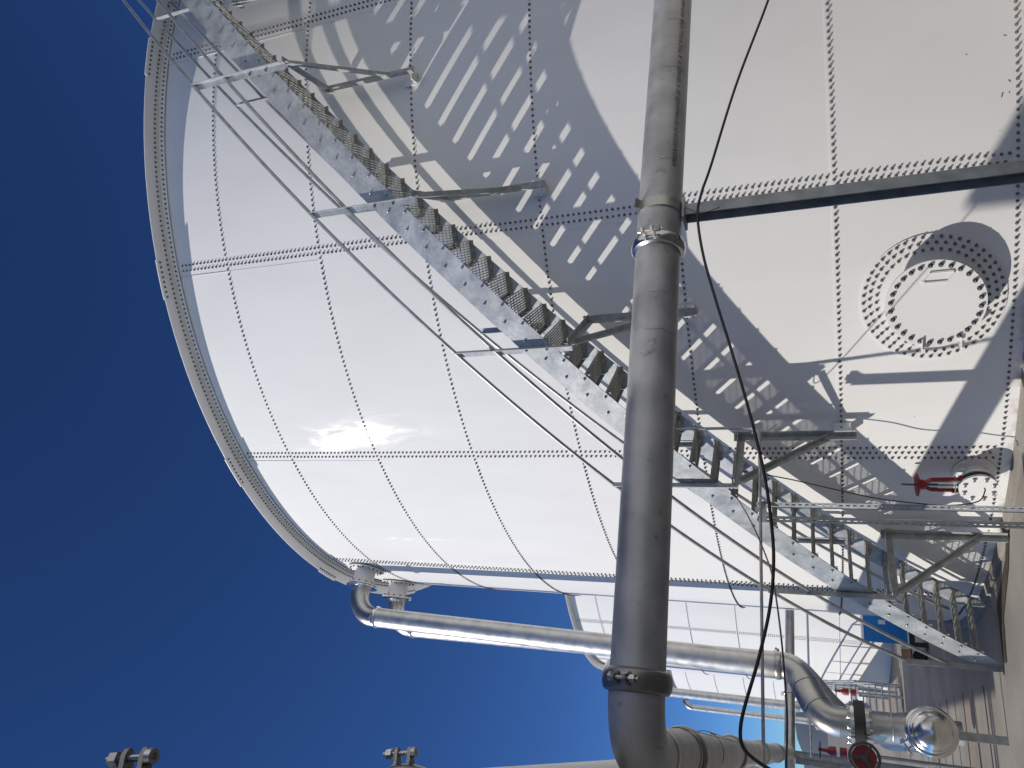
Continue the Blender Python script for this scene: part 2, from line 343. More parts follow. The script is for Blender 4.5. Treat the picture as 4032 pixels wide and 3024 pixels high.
def build_tank():
    root = thing('storage_tank', 'nearest large white bolted steel tank, its curved wall filling the picture behind the stairs', 'tank', (CX, CY, 0), 'white bolted tanks in a row')
    wall = part(shell_mesh(), 'tank_wall', WHITE, root)
    me = wall.data; nn = [None] * len(me.loops)
    for pl in me.polygons:
        for li in pl.loop_indices:
            v = me.vertices[me.loops[li].vertex_index].co
            nn[li] = Vector((v.x, v.y, 0)).normalized() if pl.use_smooth else pl.normal
    me.normals_split_custom_set(nn)
    # eave angle
    b = B(); n = 180; prof = [(RT + 0.010, 9.19), (RT + 0.016, 9.19), (RT + 0.016, 9.284), (RT + 0.235, 9.284), (RT + 0.235, 9.292), (RT + 0.010, 9.292)]
    vs = []; fs = []
    for i in range(n):
        for (r, z) in prof: vs.append(cp(360 * i / n, r, z))
    for i in range(n):
        for j in range(6):
            a = i * 6 + j; a2 = i * 6 + (j + 1) % 6; c = ((i + 1) % n) * 6 + j; c2 = ((i + 1) % n) * 6 + (j + 1) % 6
            fs.append((a, a2, c2, c))
    b.add(vs, fs, False); ea = part(b, 'eave_angle', EAVE, root)
    # lap plates under the eave angle
    for s in range(0, 6):
        b = B(); ph = PHI0 - 22.5 * s - 0.9; m_ = 10; vs = []; fs = []
        pr = [(RT + 0.175, 9.272), (RT + 0.262, 9.272), (RT + 0.262, 9.283), (RT + 0.175, 9.283)]
        for i in range(m_ + 1):
            for (r, z) in pr: vs.append(cp(ph - 2 + 4 * i / m_, r, z))
        for i in range(m_):
            for j in range(4): fs.append((i * 4 + j, i * 4 + (j + 1) % 4, i * 4 + 4 + (j + 1) % 4, i * 4 + 4 + j))
        fs += [(0, 1, 2, 3), (m_ * 4, m_ * 4 + 1, m_ * 4 + 2, m_ * 4 + 3)]
        b.add(vs, fs, False); lp = part(b, 'lap_plate', EAVE, root)
        bolts_out('lap_bolt', [(cp(ph - 1.75 + 0.5 * i, RT + 0.205, 9.272), -UZ) for i in range(8)], BOLT, lp, 0.012, 0.02)
    b = B(); b.lathe((CX, CY, 9.30), UZ, [(0, RT + 0.18), (0.03, RT + 0.1), (1.0, 2.5), (1.25, 0.6), (1.27, 0.05)], 64); part(b, 'roof', EAVE, root)
    # bolts
    L = bolt_list()
    def key(q): return (cp(q[0], RT, q[1]) - CAM).length
    L.sort(key=key)
    big = [q for q in L if q[1] > -0.05 and q[0] > -160]
    # those largest in the picture that stand inside it
    vis = [q for q in big if -135 < q[0] < -84 and q[1] < 3.0][:100]; vs_ = set(vis)
    bolts_out('bolt', [(cp(q[0], shell_r(*q), q[1]), nr(q[0])) for q in vis], BOLT, root, 0.0108, 0.025, 8)
    b = B()
    for q in L:
        if q in vs_: continue
        far = key(q) > 11
        b.bolt(cp(q[0], shell_r(*q), q[1]), nr(q[0]), 0.0108 + random.uniform(-.0007, .0007), 0.025, 6)
    for i in range(280):
        ph = -200 + 0.5 * i
        b.bolt(cp(ph, RT + 0.016, 9.225), nr(ph), 0.0105, 0.022); b.bolt(cp(ph + .25, RT + 0.075, 9.284), -UZ, 0.0115, 0.02)
    tag(part(b, 'seam_bolts', BOLT, root), kind='stuff')
    return root

tank = build_tank()

# small chips in the coating near the foot of the wall
def chip(x, y, L, wd_, ang):
    d = px_ray(x, y); c = (CX, CY); a = d.x ** 2 + d.y ** 2; bb = d.x * (CAM.x - CX) + d.y * (CAM.y - CY); cc_ = (CAM.x - CX) ** 2 + (CAM.y - CY) ** 2 - RT * RT
    P_ = CAM + d * ((-bb - math.sqrt(bb * bb - a * cc_)) / a); ph = math.degrees(math.atan2(P_.y - CY, P_.x - CX)); n_ = nr(ph); t_ = tn(ph)
    u = t_ * math.cos(ang) + UZ * math.sin(ang); v = n_.cross(u); q = P_ + n_ * .019; b = B()
    pts = [(-1, 0), (-.5, .7), (.1, .4), (.6, .9), (1, .1), (.5, -.6), (-.2, -.4), (-.6, -.8)]
    b.prism(q - n_ * .004, q, [u * (L * p0_) + v * (wd_ * p1_) for p0_, p1_ in pts]); part(b, 'paint_chip', CHIP, tank)
def px_ray(x, y):
    U = (3024 - y) - 1512; V = -(x - 2016); return (rt2 * U + up2 * V + fw * FPX).normalized()
CHIP = mat('chipped_coating', (0.10, 0.09, 0.075), 0.8)
for args in ((3804, 217, .008, .004, .9), (3955, 142, .012, .005, 1.1), (3973, 320, .014, .006, .6), (3944, 375, .022, .007, -.3), (3972, 365, .009, .004, .2), (3600, 1635, .007, .004, .2), (3935, 516, .004, .003, .2)): chip(*args)
# ---- manway on the tank wall
PM, ZM = -110.35, 0.632
MN, MT = nr(PM), tn(PM)
def mw(t, z, off=0.0, flat=False):
    if flat: return Vector((CX, CY, 0)) + MN * (RT + off) + MT * t + UZ * (ZM + z)
    ph = PM + math.degrees(t / RT); return cp(ph, RT + off, ZM + z)
def curved_disc(b, r0, off0, off1, seg=48, rings=6):
    vs = [mw(0, 0, off1)]; fs = []
    for j in range(1, rings + 1):
        for k in range(seg):
            a = 2 * math.pi * k / seg; rr = r0 * j / rings; vs.append(mw(rr * math.cos(a), rr * math.sin(a), off1))
    for k in range(seg): fs.append((0, 1 + k, 1 + (k + 1) % seg))
    for j in range(rings - 1):
        for k in range(seg): fs.append((1 + j * seg + k, 1 + j * seg + (k + 1) % seg, 1 + (j + 1) * seg + (k + 1) % seg, 1 + (j + 1) * seg + k))
    sm = [True] * len(fs); o = len(vs); e = 1 + (rings - 1) * seg
    for k in range(seg):
        a = 2 * math.pi * k / seg; vs.append(mw(r0 * math.cos(a), r0 * math.sin(a), off0))
    for k in range(seg): fs.append((e + k, e + (k + 1) % seg, o + (k + 1) % seg, o + k)); sm.append(False)
    b.add(vs, fs, sm)
manway = B(); manway.hard(mw(0, 0, -0.05, True), MN, [(0, 0.315), (0.235, 0.315), (0.235, 0.392), (0.252, 0.392)], 64)
manway = part(manway, 'manway', WHITE, tank)
b = B(); curved_disc(b, 0.583, 0.012, 0.026); pad = part(b, 'reinforcing_pad', WHITE, manway)
L_ = []
for rr, nn, off in ((0.556, 48, 0), (0.505, 44, .5), (0.447, 40, 0)):
    for k in range(nn):
        a = 2 * math.pi * (k + off) / nn; t, z = rr * math.cos(a), rr * math.sin(a)
        L_.append((mw(t, z, 0.026), nr(PM + math.degrees(t / RT))))
bolts_out('pad_bolt', L_, BOLT, manway, 0.0112, 0.025, 8)
b = B(); b.hard(mw(0, 0, 0.205, True), MN, [(0, 0.396), (0.018, 0.396)], 72); part(b, 'manway_cover', WHITE, manway)
NUTM = mat('cover_nut_steel', (0.2, 0.19, 0.19), 0.3, 0.9)
bolts_out('cover_bolt', [(mw(0.352 * math.cos(2 * math.pi * (k + .5) / 28), 0.352 * math.sin(2 * math.pi * (k + .5) / 28), 0.222, True), MN) for k in range(28)], NUTM, manway,
          maker=lambda q: q.lathe((0, 0, 0), (0, 0, 1), [(0, 0.021), (0.004, 0.021), (0.0045, 0.0165), (0.02, 0.0165), (0.0205, 0.013), (0.03, 0.008), (0.033, 0.003)], 10, True, False))
b = B(); hp = [(.285, .045), (.288, -.13), (.272, -.138), (.212, -.095), (.2, -.088), (.2, .085), (.212, .1), (.27, .05)]
hp = [mw(t, z, 0.236, True) for t, z in hp]
b.tube(hp + [hp[0]], 0.0055, 8); 
for i in (2, 6): b.cyl(hp[i] - MN * 0.018, hp[i], 0.0055, 8)
part(b, 'handle', WHITE, manway)
b = B()
for z in (.10, -.205):
    b.bar(mw(-.31, z, 0.228, True), mw(-.43, z, 0.228, True), UZ, 0.008, 0.05)
    b.bar(mw(-.41, z - .012, 0.12, True), mw(-.41, z - .012, 0.27, True), UZ, 0.02, 0.03)
part(b, 'hinge_lugs', WHITE, manway)

# ---- roof-level nozzles on the tank wall
def nozzle(phi, z, parent):
    n_ = nr(phi); o = cp(phi, RT - 0.1, z); b = B()
    b.hard(o, n_, [(0, 0.172), (0.36, 0.172), (0.36, 0.262), (0.388, 0.262)], 40)
    r = part(b, 'nozzle', WHITE, parent); b = B()
    vs = []; seg = 36
    for off in (0.012, 0.026):
        for k in range(seg):
            a = 2 * math.pi * k / seg; t = 0.31 * math.cos(a); vs.append(cp(phi + math.degrees(t / RT), RT + off, z + 0.31 * math.sin(a)))
    vs += [cp(phi, RT + 0.026, z)]
    fs = [(k, (k + 1) % seg, seg + (k + 1) % seg, seg + k) for k in range(seg)] + [(seg + k, seg + (k + 1) % seg, 2 * seg) for k in range(seg)]
    b.add(vs, fs, False); part(b, 'reinforcing_pad', WHITE, r)
    bolts_out('pad_bolt', [(cp(phi + math.degrees(0.265 * math.cos(R_(20 * k)) / RT), RT + 0.026, z + 0.265 * math.sin(R_(20 * k))), nr(phi)) for k in range(18)], BOLT, r, 0.0115, 0.025)
    bolts_out('flange_bolt', [(o + n_ * 0.36 + (tn(phi) * math.cos(R_(30 * k + 15)) + UZ * math.sin(R_(30 * k + 15))) * 0.222, -n_) for k in range(12)], BOLT, r, 0.016, 0.03)
    return r
PN1, PN2, ZN = -149.9, -159.3, 8.77
nozzle(PN1, ZN, tank); nozzle(PN2, ZN, tank)
# bracket plates that the stair hangs from
PH = [-143.65 + 11.25 * j for j in range(0, 8)]      # posts of the stair, from the ground upwards
zb = lambda ph: 4.937 + 0.1242 * (ph + 103.08)
ZR = {1: 0.0, 2: 1.4, 3: 2.8, 4: 4.2, 5: 5.6, 6: 7.0, 7: 8.4}
for j in range(1, 8):
    ph = PH[j]; z = ZR[j]; b = B()
    b.box(cp(ph, RT + 0.024, z - 0.01), nr(ph), tn(ph), UZ, 0.012, 0.13, 0.16)
    b.box(cp(ph, RT + 0.085, z - 0.085), nr(ph), tn(ph), UZ, 0.13, 0.10, 0.012); part(b, 'stair_bracket', WHITE, tank)

# ------------------------------------------------------------------ spiral stair round the tank
RO, RI = 7.92, 7.28
stair = thing('spiral_staircase', 'galvanised steel staircase with open grating treads climbing round the nearest white tank', 'staircase', (CX, CY, GZ))
def plate_helix(r, phs, top, bot, th, lip=0.0, zmin=None, lipdir=-1):
    b = B(); vs = []; fs = []
    for ph in phs:
        zt, zl = zb(ph) + top, zb(ph) + bot
        if zmin is not None: zl = max(zl, zmin); zt = max(zt, zl + 0.02)
        vs += [cp(ph, r, zl), cp(ph, r, zt), cp(ph, r + th * lipdir, zt), cp(ph, r + th * lipdir, zl)]
    n = len(phs)
    for i in range(n - 1):
        for j in range(4): fs.append((4 * i + j, 4 * i + (j + 1) % 4, 4 * i + 4 + (j + 1) % 4, 4 * i + 4 + j))
    fs += [(0, 1, 2, 3), (4 * n - 4, 4 * n - 3, 4 * n - 2, 4 * n - 1)]
    b.add(vs, fs, True)
    if lip:
        for zo in (top, bot):
            vs = []; fs = []
            for ph in phs:
                z0 = zb(ph) + zo - (0.007 if zo == top else 0)
                if zmin is not None: z0 = max(z0, zmin)
                vs += [cp(ph, r, z0), cp(ph, r + lip * lipdir, z0), cp(ph, r + lip * lipdir, z0 + 0.007), cp(ph, r, z0 + 0.007)]
            for i in range(n - 1):
                for j in range(4): fs.append((4 * i + j, 4 * i + (j + 1) % 4, 4 * i + 4 + (j + 1) % 4, 4 * i + 4 + j))
            b.add(vs, fs, False)
    return b
def arange(a, b_, s): 
    n = max(1, int(round((b_ - a) / s))); return [a + (b_ - a) * i / n for i in range(n + 1)]
PTOP = -69.0
b = plate_helix(RO, arange(-143.55, PTOP, 1.0), 0.206, -0.129, 0.008, 0.0, GZ + 0.005)
outer = part(b, 'outer_stringer', GALV, stair)
b = plate_helix(RI, arange(-143.2, PTOP, 1.0), 0.206, -0.129, 0.008, 0.0, GZ + 0.005, 1)
part(b, 'inner_stringer', GALV, stair)
# treads: n counted from the one at phi -103.08
def tread_mesh():
    # local frame: x radial outwards (0 at inner end), y along the stair upwards, z up
    b = B(); W = RO - RI - 0.02; D = 0.275
    for s_ in (0, 1):
        x = 0.012 if s_ == 0 else W - 0.004
        b.box((x, 0, -0.02), (1, 0, 0), (0, 1, 0), (0, 0, 1), 0.006, D - .02, 0.075)
    n = 9
    for i in range(n):
        y = -D / 2 + 0.045 + (D - 0.06) * i / (n - 1); b.box((W / 2, y, -0.009), (1, 0, 0), (0, 1, 0), (0, 0, 1), W - 0.03, 0.0046, 0.0205)
    for i in range(7):
        x = 0.06 + (W - 0.12) * i / 6; b.box((x, 0.012, 0.0), (1, 0, 0), (0, 1, 0), (0, 0, 1), 0.007, D - 0.05, 0.007)
    # nosing: folded plate along the front edge
    b.box((W / 2, -D / 2 + 0.016, 0.003), (1, 0, 0), (0, 1, 0), (0, 0, 1), W - 0.02, 0.032, 0.006)
    b.box((W / 2, -D / 2 + 0.002, -0.016), (1, 0, 0), (0, 1, 0), (0, 0, 1), W - 0.02, 0.005, 0.034)
    return b
tm = tread_mesh(); tm_obj = None
tb = B(); tb.bolt((0, 0, 0), (1, 0, 0), 0.0105, 0.014, 6, 1.3)
tb_me = None
ntr = 0
for n_ in range(-28, 24):
    ph = -103.08 + 1.437 * n_; z = zb(ph)
    if z < GZ + 0.1: continue
    if tm_obj is None:
        o = tm.out('tread', TREAD); bo = tb.out('tread_bolt', SHINE); tm_obj, tb_me = o, bo
    else:
        o = tm_obj.copy(); COL.objects.link(o); bo = tb_me.copy(); COL.objects.link(bo)
    bo2 = tb_me.copy(); COL.objects.link(bo2)
    o.parent = stair; bo.parent = o; bo2.parent = o; bo.location = (RO - RI, -.085, 0); bo2.location = (RO - RI, .085, 0)
    p_ = cp(ph, RI + 0.008, z) - Vector(stair.location); a, t = nr(ph), tn(ph)
    # tangent of increasing phi climbs the stair
    o.matrix_local = Matrix(((a.x, t.x, 0, p_.x), (a.y, t.y, 0, p_.y), (0, 0, 1, p_.z), (0, 0, 0, 1)))
    ntr += 1
# posts and knee brackets
for j, ph in enumerate(PH):
    n_, t_ = nr(ph), tn(ph); ztop = zb(ph) + 0.885; zc = zb(ph) - 0.30
    b = B(); zlo = (GZ if j == 0 else zc - 0.035)
    b.angle(cp(ph, RO + 0.006, zlo), cp(ph, RO + 0.006, ztop), n_, -t_, 0.062, 0.006)
    po = part(b, 'outer_post', GALV if j else GALVD, stair)
    bolts_out('post_bolt', [(cp(ph, RO + 0.012, z) - t_ * 0.03, n_) for z in (zb(ph) + .13, zb(ph) - .08)], BOLT, po, .012, .02)
    if j:
        b = B(); b.angle(cp(ph, RI + 0.01, zb(ph) + 0.1), cp(ph, RI + 0.01, zb(ph) + 0.86), n_, t_, 0.05, 0.005); part(b, 'inner_post', GALV, stair)
        zt_ = ZR[j] - 0.10
        b = B(); b.angle(cp(ph, RT + 0.16, zt_ - 0.03), cp(ph, RT + 0.16, zc + 0.04), n_, t_, 0.07, 0.007); part(b, 'hanger_leg', GALVD, stair)
        b = B(); b.angle(cp(ph, RT + 0.1, zc), cp(ph, RO + 0.03, zc), t_, -UZ, 0.07, 0.007); part(b, 'cross_bearer', GALVD, stair)
        if zc - zt_ > 0.3:
            b = B(); b.angle(cp(ph, RT + 0.18, zc - (zc - zt_) * 0.78) - t_ * .01, cp(ph, RO - 0.04, zc - 0.05) - t_ * .01, t_, -UZ, 0.055, 0.006); part(b, 'knee_brace', GALVD, stair)
# base angle on the ground
def rail(r, dz, p0, p1, name, tail=None):
    b = B(); pts = [cp(p, r, zb(p) + dz) for p in arange(p0, p1, 1.0)]
    if tail: pts = tail + pts
    b.tube(pts, 0.0185, 12); part(b, name, RAILM, stair)
rail(RO + 0.02, 0.90, -144.0, PTOP, 'outer_top_rail')
rail(RO + 0.02, 0.47, -143.6, PTOP, 'outer_mid_rail')
rail(RI + 0.0, 0.875, -144.3, PTOP, 'inner_top_rail')
rail(RI + 0.0, 0.46, -144.3, PTOP, 'inner_mid_rail')
# top landing (beyond the frame, its shadow and end are part of the stair)
b = B(); zt = zb(PTOP)
for k in range(27):
    r = RI + 0.03 * k; b.tube([cp(p, r, zt + 0.02) for p in arange(PTOP + .3, -58, 1.2)], 0.004, 4)
for p in arange(PTOP + .2, -58, 1.0): b.bar(cp(p, RI, zt + 0.0), cp(p, RO, zt + 0.0), UZ, 0.03, 0.006)
part(b, 'landing', TREAD, stair)

# ------------------------------------------------------------------ pipes
def arc(c, u, v, r, a0, a1, n=12):
    return [Vector(c) + u * (r * math.cos(R_(a0 + (a1 - a0) * i / n))) + v * (r * math.sin(R_(a0 + (a1 - a0) * i / n))) for i in range(n + 1)]
def coupling(parent, p, ax, r, lug, wd=0.085, bulge=0.022, material=None, scale=1.0):
    """clamp round a pipe: rounded band, two lugs and one long bolt on the side 'lug'"""
    material = material or SSH; ax = Vector(ax).normalized(); lug = Vector(lug); lug = (lug - ax * lug.dot(ax)).normalized(); tg = ax.cross(lug); h = wd / 2
    b = B(); pr = [(-h, r + 0.002)]
    for i in range(11):
        a = math.pi * i / 10; pr.append((-h * 0.96 * math.cos(a), r + 0.004 + bulge * math.sin(a) ** 0.7))
    pr.append((h, r + 0.002)); b.lathe(p, ax, pr, 40, True, False, False); band = part(b, 'coupling', material, parent)
    s = scale; b = B()
    for sg in (-1, 1):
        c = Vector(p) + lug * (r + bulge) + tg * (sg * 0.024 * s)
        q = [(-0.055 * s, 0.0), (0.055 * s, 0.0), (0.026 * s, 0.03 * s), (0.022 * s, 0.058 * s), (0.008 * s, 0.068 * s), (-0.008 * s, 0.068 * s), (-0.022 * s, 0.058 * s), (-0.026 * s, 0.03 * s)]
        # lugs are plates across the pipe, seen as horns on either side of the split
        b.prism(c - tg * 0.006 * s, c + tg * 0.006 * s, [ax * a_ * .55 + lug * (b_ - 0.01) for a_, b_ in q])
    part(b, 'lug', material, band)
    c = Vector(p) + lug * (r + bulge + 0.036 * s); b = B()
    b.cyl(c - tg * 0.075 * s, c + tg * 0.045 * s, 0.0075 * s, 10)
    b.lathe(c - tg * 0.062 * s, tg, [(0, 0.016 * s), (0.02 * s, 0.016 * s)], 6, False); b.lathe(c + tg * 0.032 * s, tg, [(0, 0.017 * s), (0.013 * s, 0.015 * s)], 12)
    part(b, 'clamp_bolt', SHINE, band)
    return band

# front header: horizontal pipe, elbow, leg running back along the tanks
RP = 0.1095
P0 = Vector((0.9226, 3.8459, 2.352)); LG = Vector((math.cos(R_(115.55)), math.sin(R_(115.55)), 0)); front = thing('process_pipe', 'fat dull grey steel pipe crossing in front of the stairs, black stencilled writing along it', 'pipe', (-1.37, 2.77, 2.35))
PE = P0 - AD * (P0 - Vector((-1.37, 2.77, 2.352))).dot(AD) * -1 if False else P0 + AD * ((Vector((-1.42, 2.745, 2.352)) - P0).dot(AD))
er = 0.225
b = B(); b.tube([P0 - AD * 6.5 - UZ * .07, P0 - AD * 1.6 - UZ * .017, P0, PE - AD * er], RP, 64); part(b, 'straight_pipe', SSD, front)
b = B(); corner = PE; cen = PE - AD * er + LD * er
pts = [cen + (AD * math.sin(R_(a)) - LD * math.cos(R_(a))) * er for a in range(0, 91, 6)]
b.tube(pts, RP, 64); part(b, 'elbow', SSD, front)
LEND = 14.2
b = B(); b.tube([PE + LD * er, PE + LG * LEND], RP, 48); part(b, 'rear_leg', SSD, front)
b = B(); b.lathe(PE + LD * 0.36, LD, [(0, RP + .004), (.03, RP + .004)], 48, True, False, False); part(b, 'weld_band', SS, front)
coupling(front, PE - AD * 0.26, AD, RP, LD * -1 + UZ * 0.18, 0.09, 0.024, CAST)
coupling(front, P0 - AD * 0.0 + AD * 0.31, AD, RP, -LD * 1.0 + UZ * 0.12, 0.07, 0.022, SSH)
for t_, lg in ((1.15, UZ * .9 - AD * .6), (3.4, UZ * .8 - AD * .5), (6.2, UZ), (9.5, UZ)):
    coupling(front, PE + LG * t_, LG, RP, lg, 0.085, 0.02, SS)
# old cut and chalk marks round the pipe
SCUFF = mat('grey_scuff', (0.23, 0.228, 0.22), 0.6, 0.5)
for dist, w_ in ((-1.16, .002), (-.80, .002), (-.17, .0025), (.62, .002), (.82, .0025)):
    b = B(); pts = [P0 - UZ * (0.0107 * max(-dist, 0)) + AD * (dist + .006 * math.sin(k * .9)) + (-LD * math.cos(R_(k * 6 - 75)) + UZ * math.sin(R_(k * 6 - 75))) * (RP + .0002) for k in range(random.randint(12, 20), random.randint(22, 27))]
    pts = [P0 - UZ * (0.0107 * max(-dist, 0)) + AD * (dist + .004 * math.sin(k * .9)) + (-LD * math.cos(R_(k * 6 - 60)) + UZ * math.sin(R_(k * 6 - 60))) * (RP + .0002) for k in range(random.randint(0, 5), random.randint(11, 19))]
    b.tube(pts, w_ * .5, 5); part(b, 'scuff_mark', SCUFF, front)
# stencilled writing, wrapped on the pipe
def text_mesh(s, size, shear=0.22):
    cu = bpy.data.curves.new('ink', 'FONT'); cu.body = s; cu.size = size; cu.shear = shear; cu.space_character = 1.12; cu.resolution_u = 3
    to = bpy.data.objects.new('ink', cu); COL.objects.link(to); dg = bpy.context.evaluated_depsgraph_get(); dg.update()
    me = bpy.data.meshes.new_from_object(to.evaluated_get(dg)); bpy.data.objects.remove(to); return me
me = text_mesh("A312 /A999 EFW WLD TP316 316L 8\" X SCH10S X 20' SD19YR0150 SD42530 KOREA", 0.037)
xs = [v.co.x for v in me.vertices]; wtxt = max(xs) - min(xs); TXT_END = P0 + AD * -0.02 + AD * 0.02
# reading direction is AD (towards the left), letters stand upside down
Xend = 0.13     # distance before P0 (against AD) where the last letter ends
scale_x = 1.32 / wtxt
import bmesh
bm = bmesh.new(); bm.from_mesh(me); bmesh.ops.subdivide_edges(bm, edges=[e for e in bm.edges if e.calc_length() > 0.012], cuts=1); bm.to_mesh(me); bm.free()
A0 = -38.0      # angle on the pipe measured from the side facing the camera, downwards
FACE = -LD
for v in me.vertices:
    s_ = -(Xend) - (max(xs) - v.co.x) * scale_x; ang = A0 - math.degrees(v.co.y / RP) ; a_ = R_(ang)
    v.co = P0 + AD * s_ - UZ * (.0107 * max(-s_, 0)) + (FACE * math.cos(a_) + UZ * math.sin(a_)) * (RP + 0.0012) - Vector(front.location)
me.materials.clear(); me.materials.append(INK)
to = bpy.data.objects.new('printed_text', me); COL.objects.link(to); to.parent = front

me = text_mesh('JJ-LS2', 0.05, 0.1)
dch = px_ray(2925, 1800); a = dch.x ** 2 + dch.y ** 2; bb = dch.x * (CAM.x - CX) + dch.y * (CAM.y - CY); cc_ = (CAM.x - CX) ** 2 + (CAM.y - CY) ** 2 - (RI + .011) ** 2
Pt = CAM + dch * ((-bb - math.sqrt(bb * bb - a * cc_)) / a); pht = math.degrees(math.atan2(Pt.y - CY, Pt.x - CX))
for v in me.vertices: v.co = cp(pht - math.degrees(v.co.x / RI), RI + .0105, Pt.z - v.co.y) - Vector(stair.location)
me.materials.clear(); me.materials.append(INK)
to2 = bpy.data.objects.new('stencilled_mark', me); COL.objects.link(to2); to2.parent = [k_ for k_ in kids(stair) if k_.name.startswith('inner_stringer')][0]
# support post with saddle strap
post = thing('pipe_support_post', 'dark steel channel post on the ground holding up the fat grey pipe at its strap', 'post', tuple(Vector((0.83, 3.80, GZ))))
pc = P0 + AD * 0.10; pc = Vector((pc.x, pc.y, 0))
b = B(); q0 = Vector((pc.x, pc.y, GZ)) + LD * 0.02; q1 = Vector((pc.x, pc.y, 2.352 - RP - .004)) + LD * 0.02
b.channel(q0 - AD * .03, q1 - AD * .03, LD, AD, 0.078, 0.062, 0.006)
part(b, 'upright', GALVD, post)
b = B(); pk = P0 + AD * 0.10
ringp = [pk + (LD * math.cos(R_(a)) + UZ * math.sin(R_(a))) * (RP + 0.006) for a in range(0, 360, 8)]
b.lathe(pk - AD * 0.03, AD, [(0, RP + 0.001), (0, RP + 0.008), (0.055, RP + 0.008), (0.055, RP + 0.001)], 48, True, False, False)
l1 = (-LD * 0.75 + UZ * 0.66).normalized()
b.box(pk + l1 * (RP + 0.02) - AD * 0.003, l1, AD, l1.cross(AD), 0.05, 0.055, 0.006)
part(b, 'strap', SS, post)
b = B(); b.box(q1 - UZ * 0.01, AD, LD, UZ, 0.12, 0.12, 0.012); part(b, 'saddle', GALVD, post)

# upper pipe parallel to the rear leg, at the lower edge of the picture
def px_ray(x, y):
    U = (3024 - y) - 1512; V = -(x - 2016); return (rt2 * U + up2 * V + fw * FPX).normalized()
R7 = 0.105; n7 = LD.cross(px_ray(2402, 2991.6)).normalized()
if n7.dot(AD) < 0: n7 = -n7
best = None
for k_ in range(120):       # the pipe shades the rear leg: both lie in one plane with the sun
    D_ = 1.3 + .015 * k_; lp_ = CAM + px_ray(1590, 2970) * D_; q_ = lp_ - n7 * (lp_ - CAM).dot(n7) + n7 * R7
    e_ = abs((q_ - PE).dot(AD) - (q_.z - PE.z) / math.tan(R_(SUN_EL)) + 0.15)
    if best is None or e_ < best[0]: best = (e_, q_, D_)
Q7 = best[1]; print('overhead', best)
upper = thing('overhead_pipe', 'grey pipe running overhead along the edge of the picture, two bolted clamps', 'pipe', tuple(Q7))
b = B(); b.tube([Q7 - LD * 2.6, Q7 + LD * 14.2], R7, 48); part(b, 'straight_pipe', SSL, upper)
coupling(upper, Q7, LD, R7, -n7, 0.055, 0.016, CAST, 0.7); coupling(upper, Q7 - LD * best[2] * .41, LD, R7, -n7, 0.055, 0.016, CAST, 0.7); print('Q7', Q7)

# tall drop pipes from the two nozzles
def drop_pipe(name, label, phi, rp, ztop, zbot, path_tail, group):
    th = thing(name, label, 'pipe', tuple(cp(phi, 7.79, GZ)), group); n_ = nr(phi); o = cp(phi, RT - 0.1, ztop); er_ = 0.38
    b = B(); b.hard(o, n_, [(0.398, 0.262), (0.42, 0.262), (0.42, rp + 0.02), (0.45, rp)], 40); part(b, 'flange', SSH, th)
    b = B(); b.hard(o, n_, [(0.3885, 0.255), (0.3975, 0.255)], 40); part(b, 'gasket', RUBBER, th)
    b = B(); fx = o + n_ * 0.42; cx_ = cp(phi, 7.79, ztop)
    pts = [fx] + [cx_ - n_ * er_ - UZ * er_ + (n_ * math.sin(R_(a)) + UZ * math.cos(R_(a))) * er_ for a in range(0, 91, 6)]
    b.tube(pts, rp, 48); part(b, 'elbow', SS, th)
    top = cx_ - UZ * er_; b = B(); b.tube([top] + path_tail[:1], rp, 48); part(b, 'straight_pipe', SSL, th)
    coupling(th, top - UZ * 0.04, UZ, rp, tn(phi) * -1 - n_ * .2, 0.07, 0.02, SSH, 0.9)
    coupling(th, top - UZ * 0.04, UZ, rp, tn(phi) * 1, 0.069, 0.019, SSH, 0.9)
    return th, top
def bez(p0, p1, p2, p3, n=16):
    return [((1 - t) ** 3) * p0 + 3 * t * (1 - t) ** 2 * p1 + 3 * t * t * (1 - t) * p2 + t ** 3 * p3 for t in [i / n for i in range(n + 1)]]
rp1 = 0.151
colp = Vector((-4.16, 9.50, 0))
bot1 = Vector((-3.76, 10.04, 2.17))
dp1, top1 = drop_pipe('drop_pipe', 'bright vertical steel pipe curving down from the upper nozzle, nearer of the two', PN1, rp1, ZN, 2.3, [bot1], 'drop pipes beside the tank')
b = B(); s0 = bot1; s3 = Vector((colp.x, colp.y, 1.50))
pts = bez(s0, s0 - UZ * 0.36, s3 + UZ * 0.40, s3, 22)
b.tube(pts, [rp1 + (0.172 - rp1) * i / 22 for i in range(23)], 48); part(b, 'offset_bend', SS, dp1)
coupling(dp1, bot1 + UZ * 0.03, UZ, rp1, -nr(-118), 0.08, 0.018, SS, 1.0)
b = B(); b.torus(pts[9], (pts[10] - pts[8]), 0.161, 0.006, 40, 6); b.torus(pts[15], (pts[16] - pts[14]), 0.167, 0.006, 40, 6); part(b, 'weld_seams', SS, dp1)
bot2 = Vector((cp(PN2, 7.79, 0).x, cp(PN2, 7.79, 0).y, 2.2))
dp2, top2 = drop_pipe('drop_pipe', 'vertical steel pipe behind the nearer drop pipe, from the second nozzle', PN2, rp1, ZN, 2.3, [bot2], 'drop pipes beside the tank')
b = B(); s0 = bot2; s3 = bot2 + Vector((-.64, -.22, -0.95)); b.tube(bez(s0, s0 - UZ * .35, s3 + UZ * .4, s3), rp1, 40); b.tube([s3, s3 - UZ * 1.25], rp1, 40); part(b, 'offset_bend', SSL, dp2)
coupling(dp2, bot2 + UZ * 0.1, UZ, rp1, -nr(-118), 0.08, 0.018, SSH, 1.0)

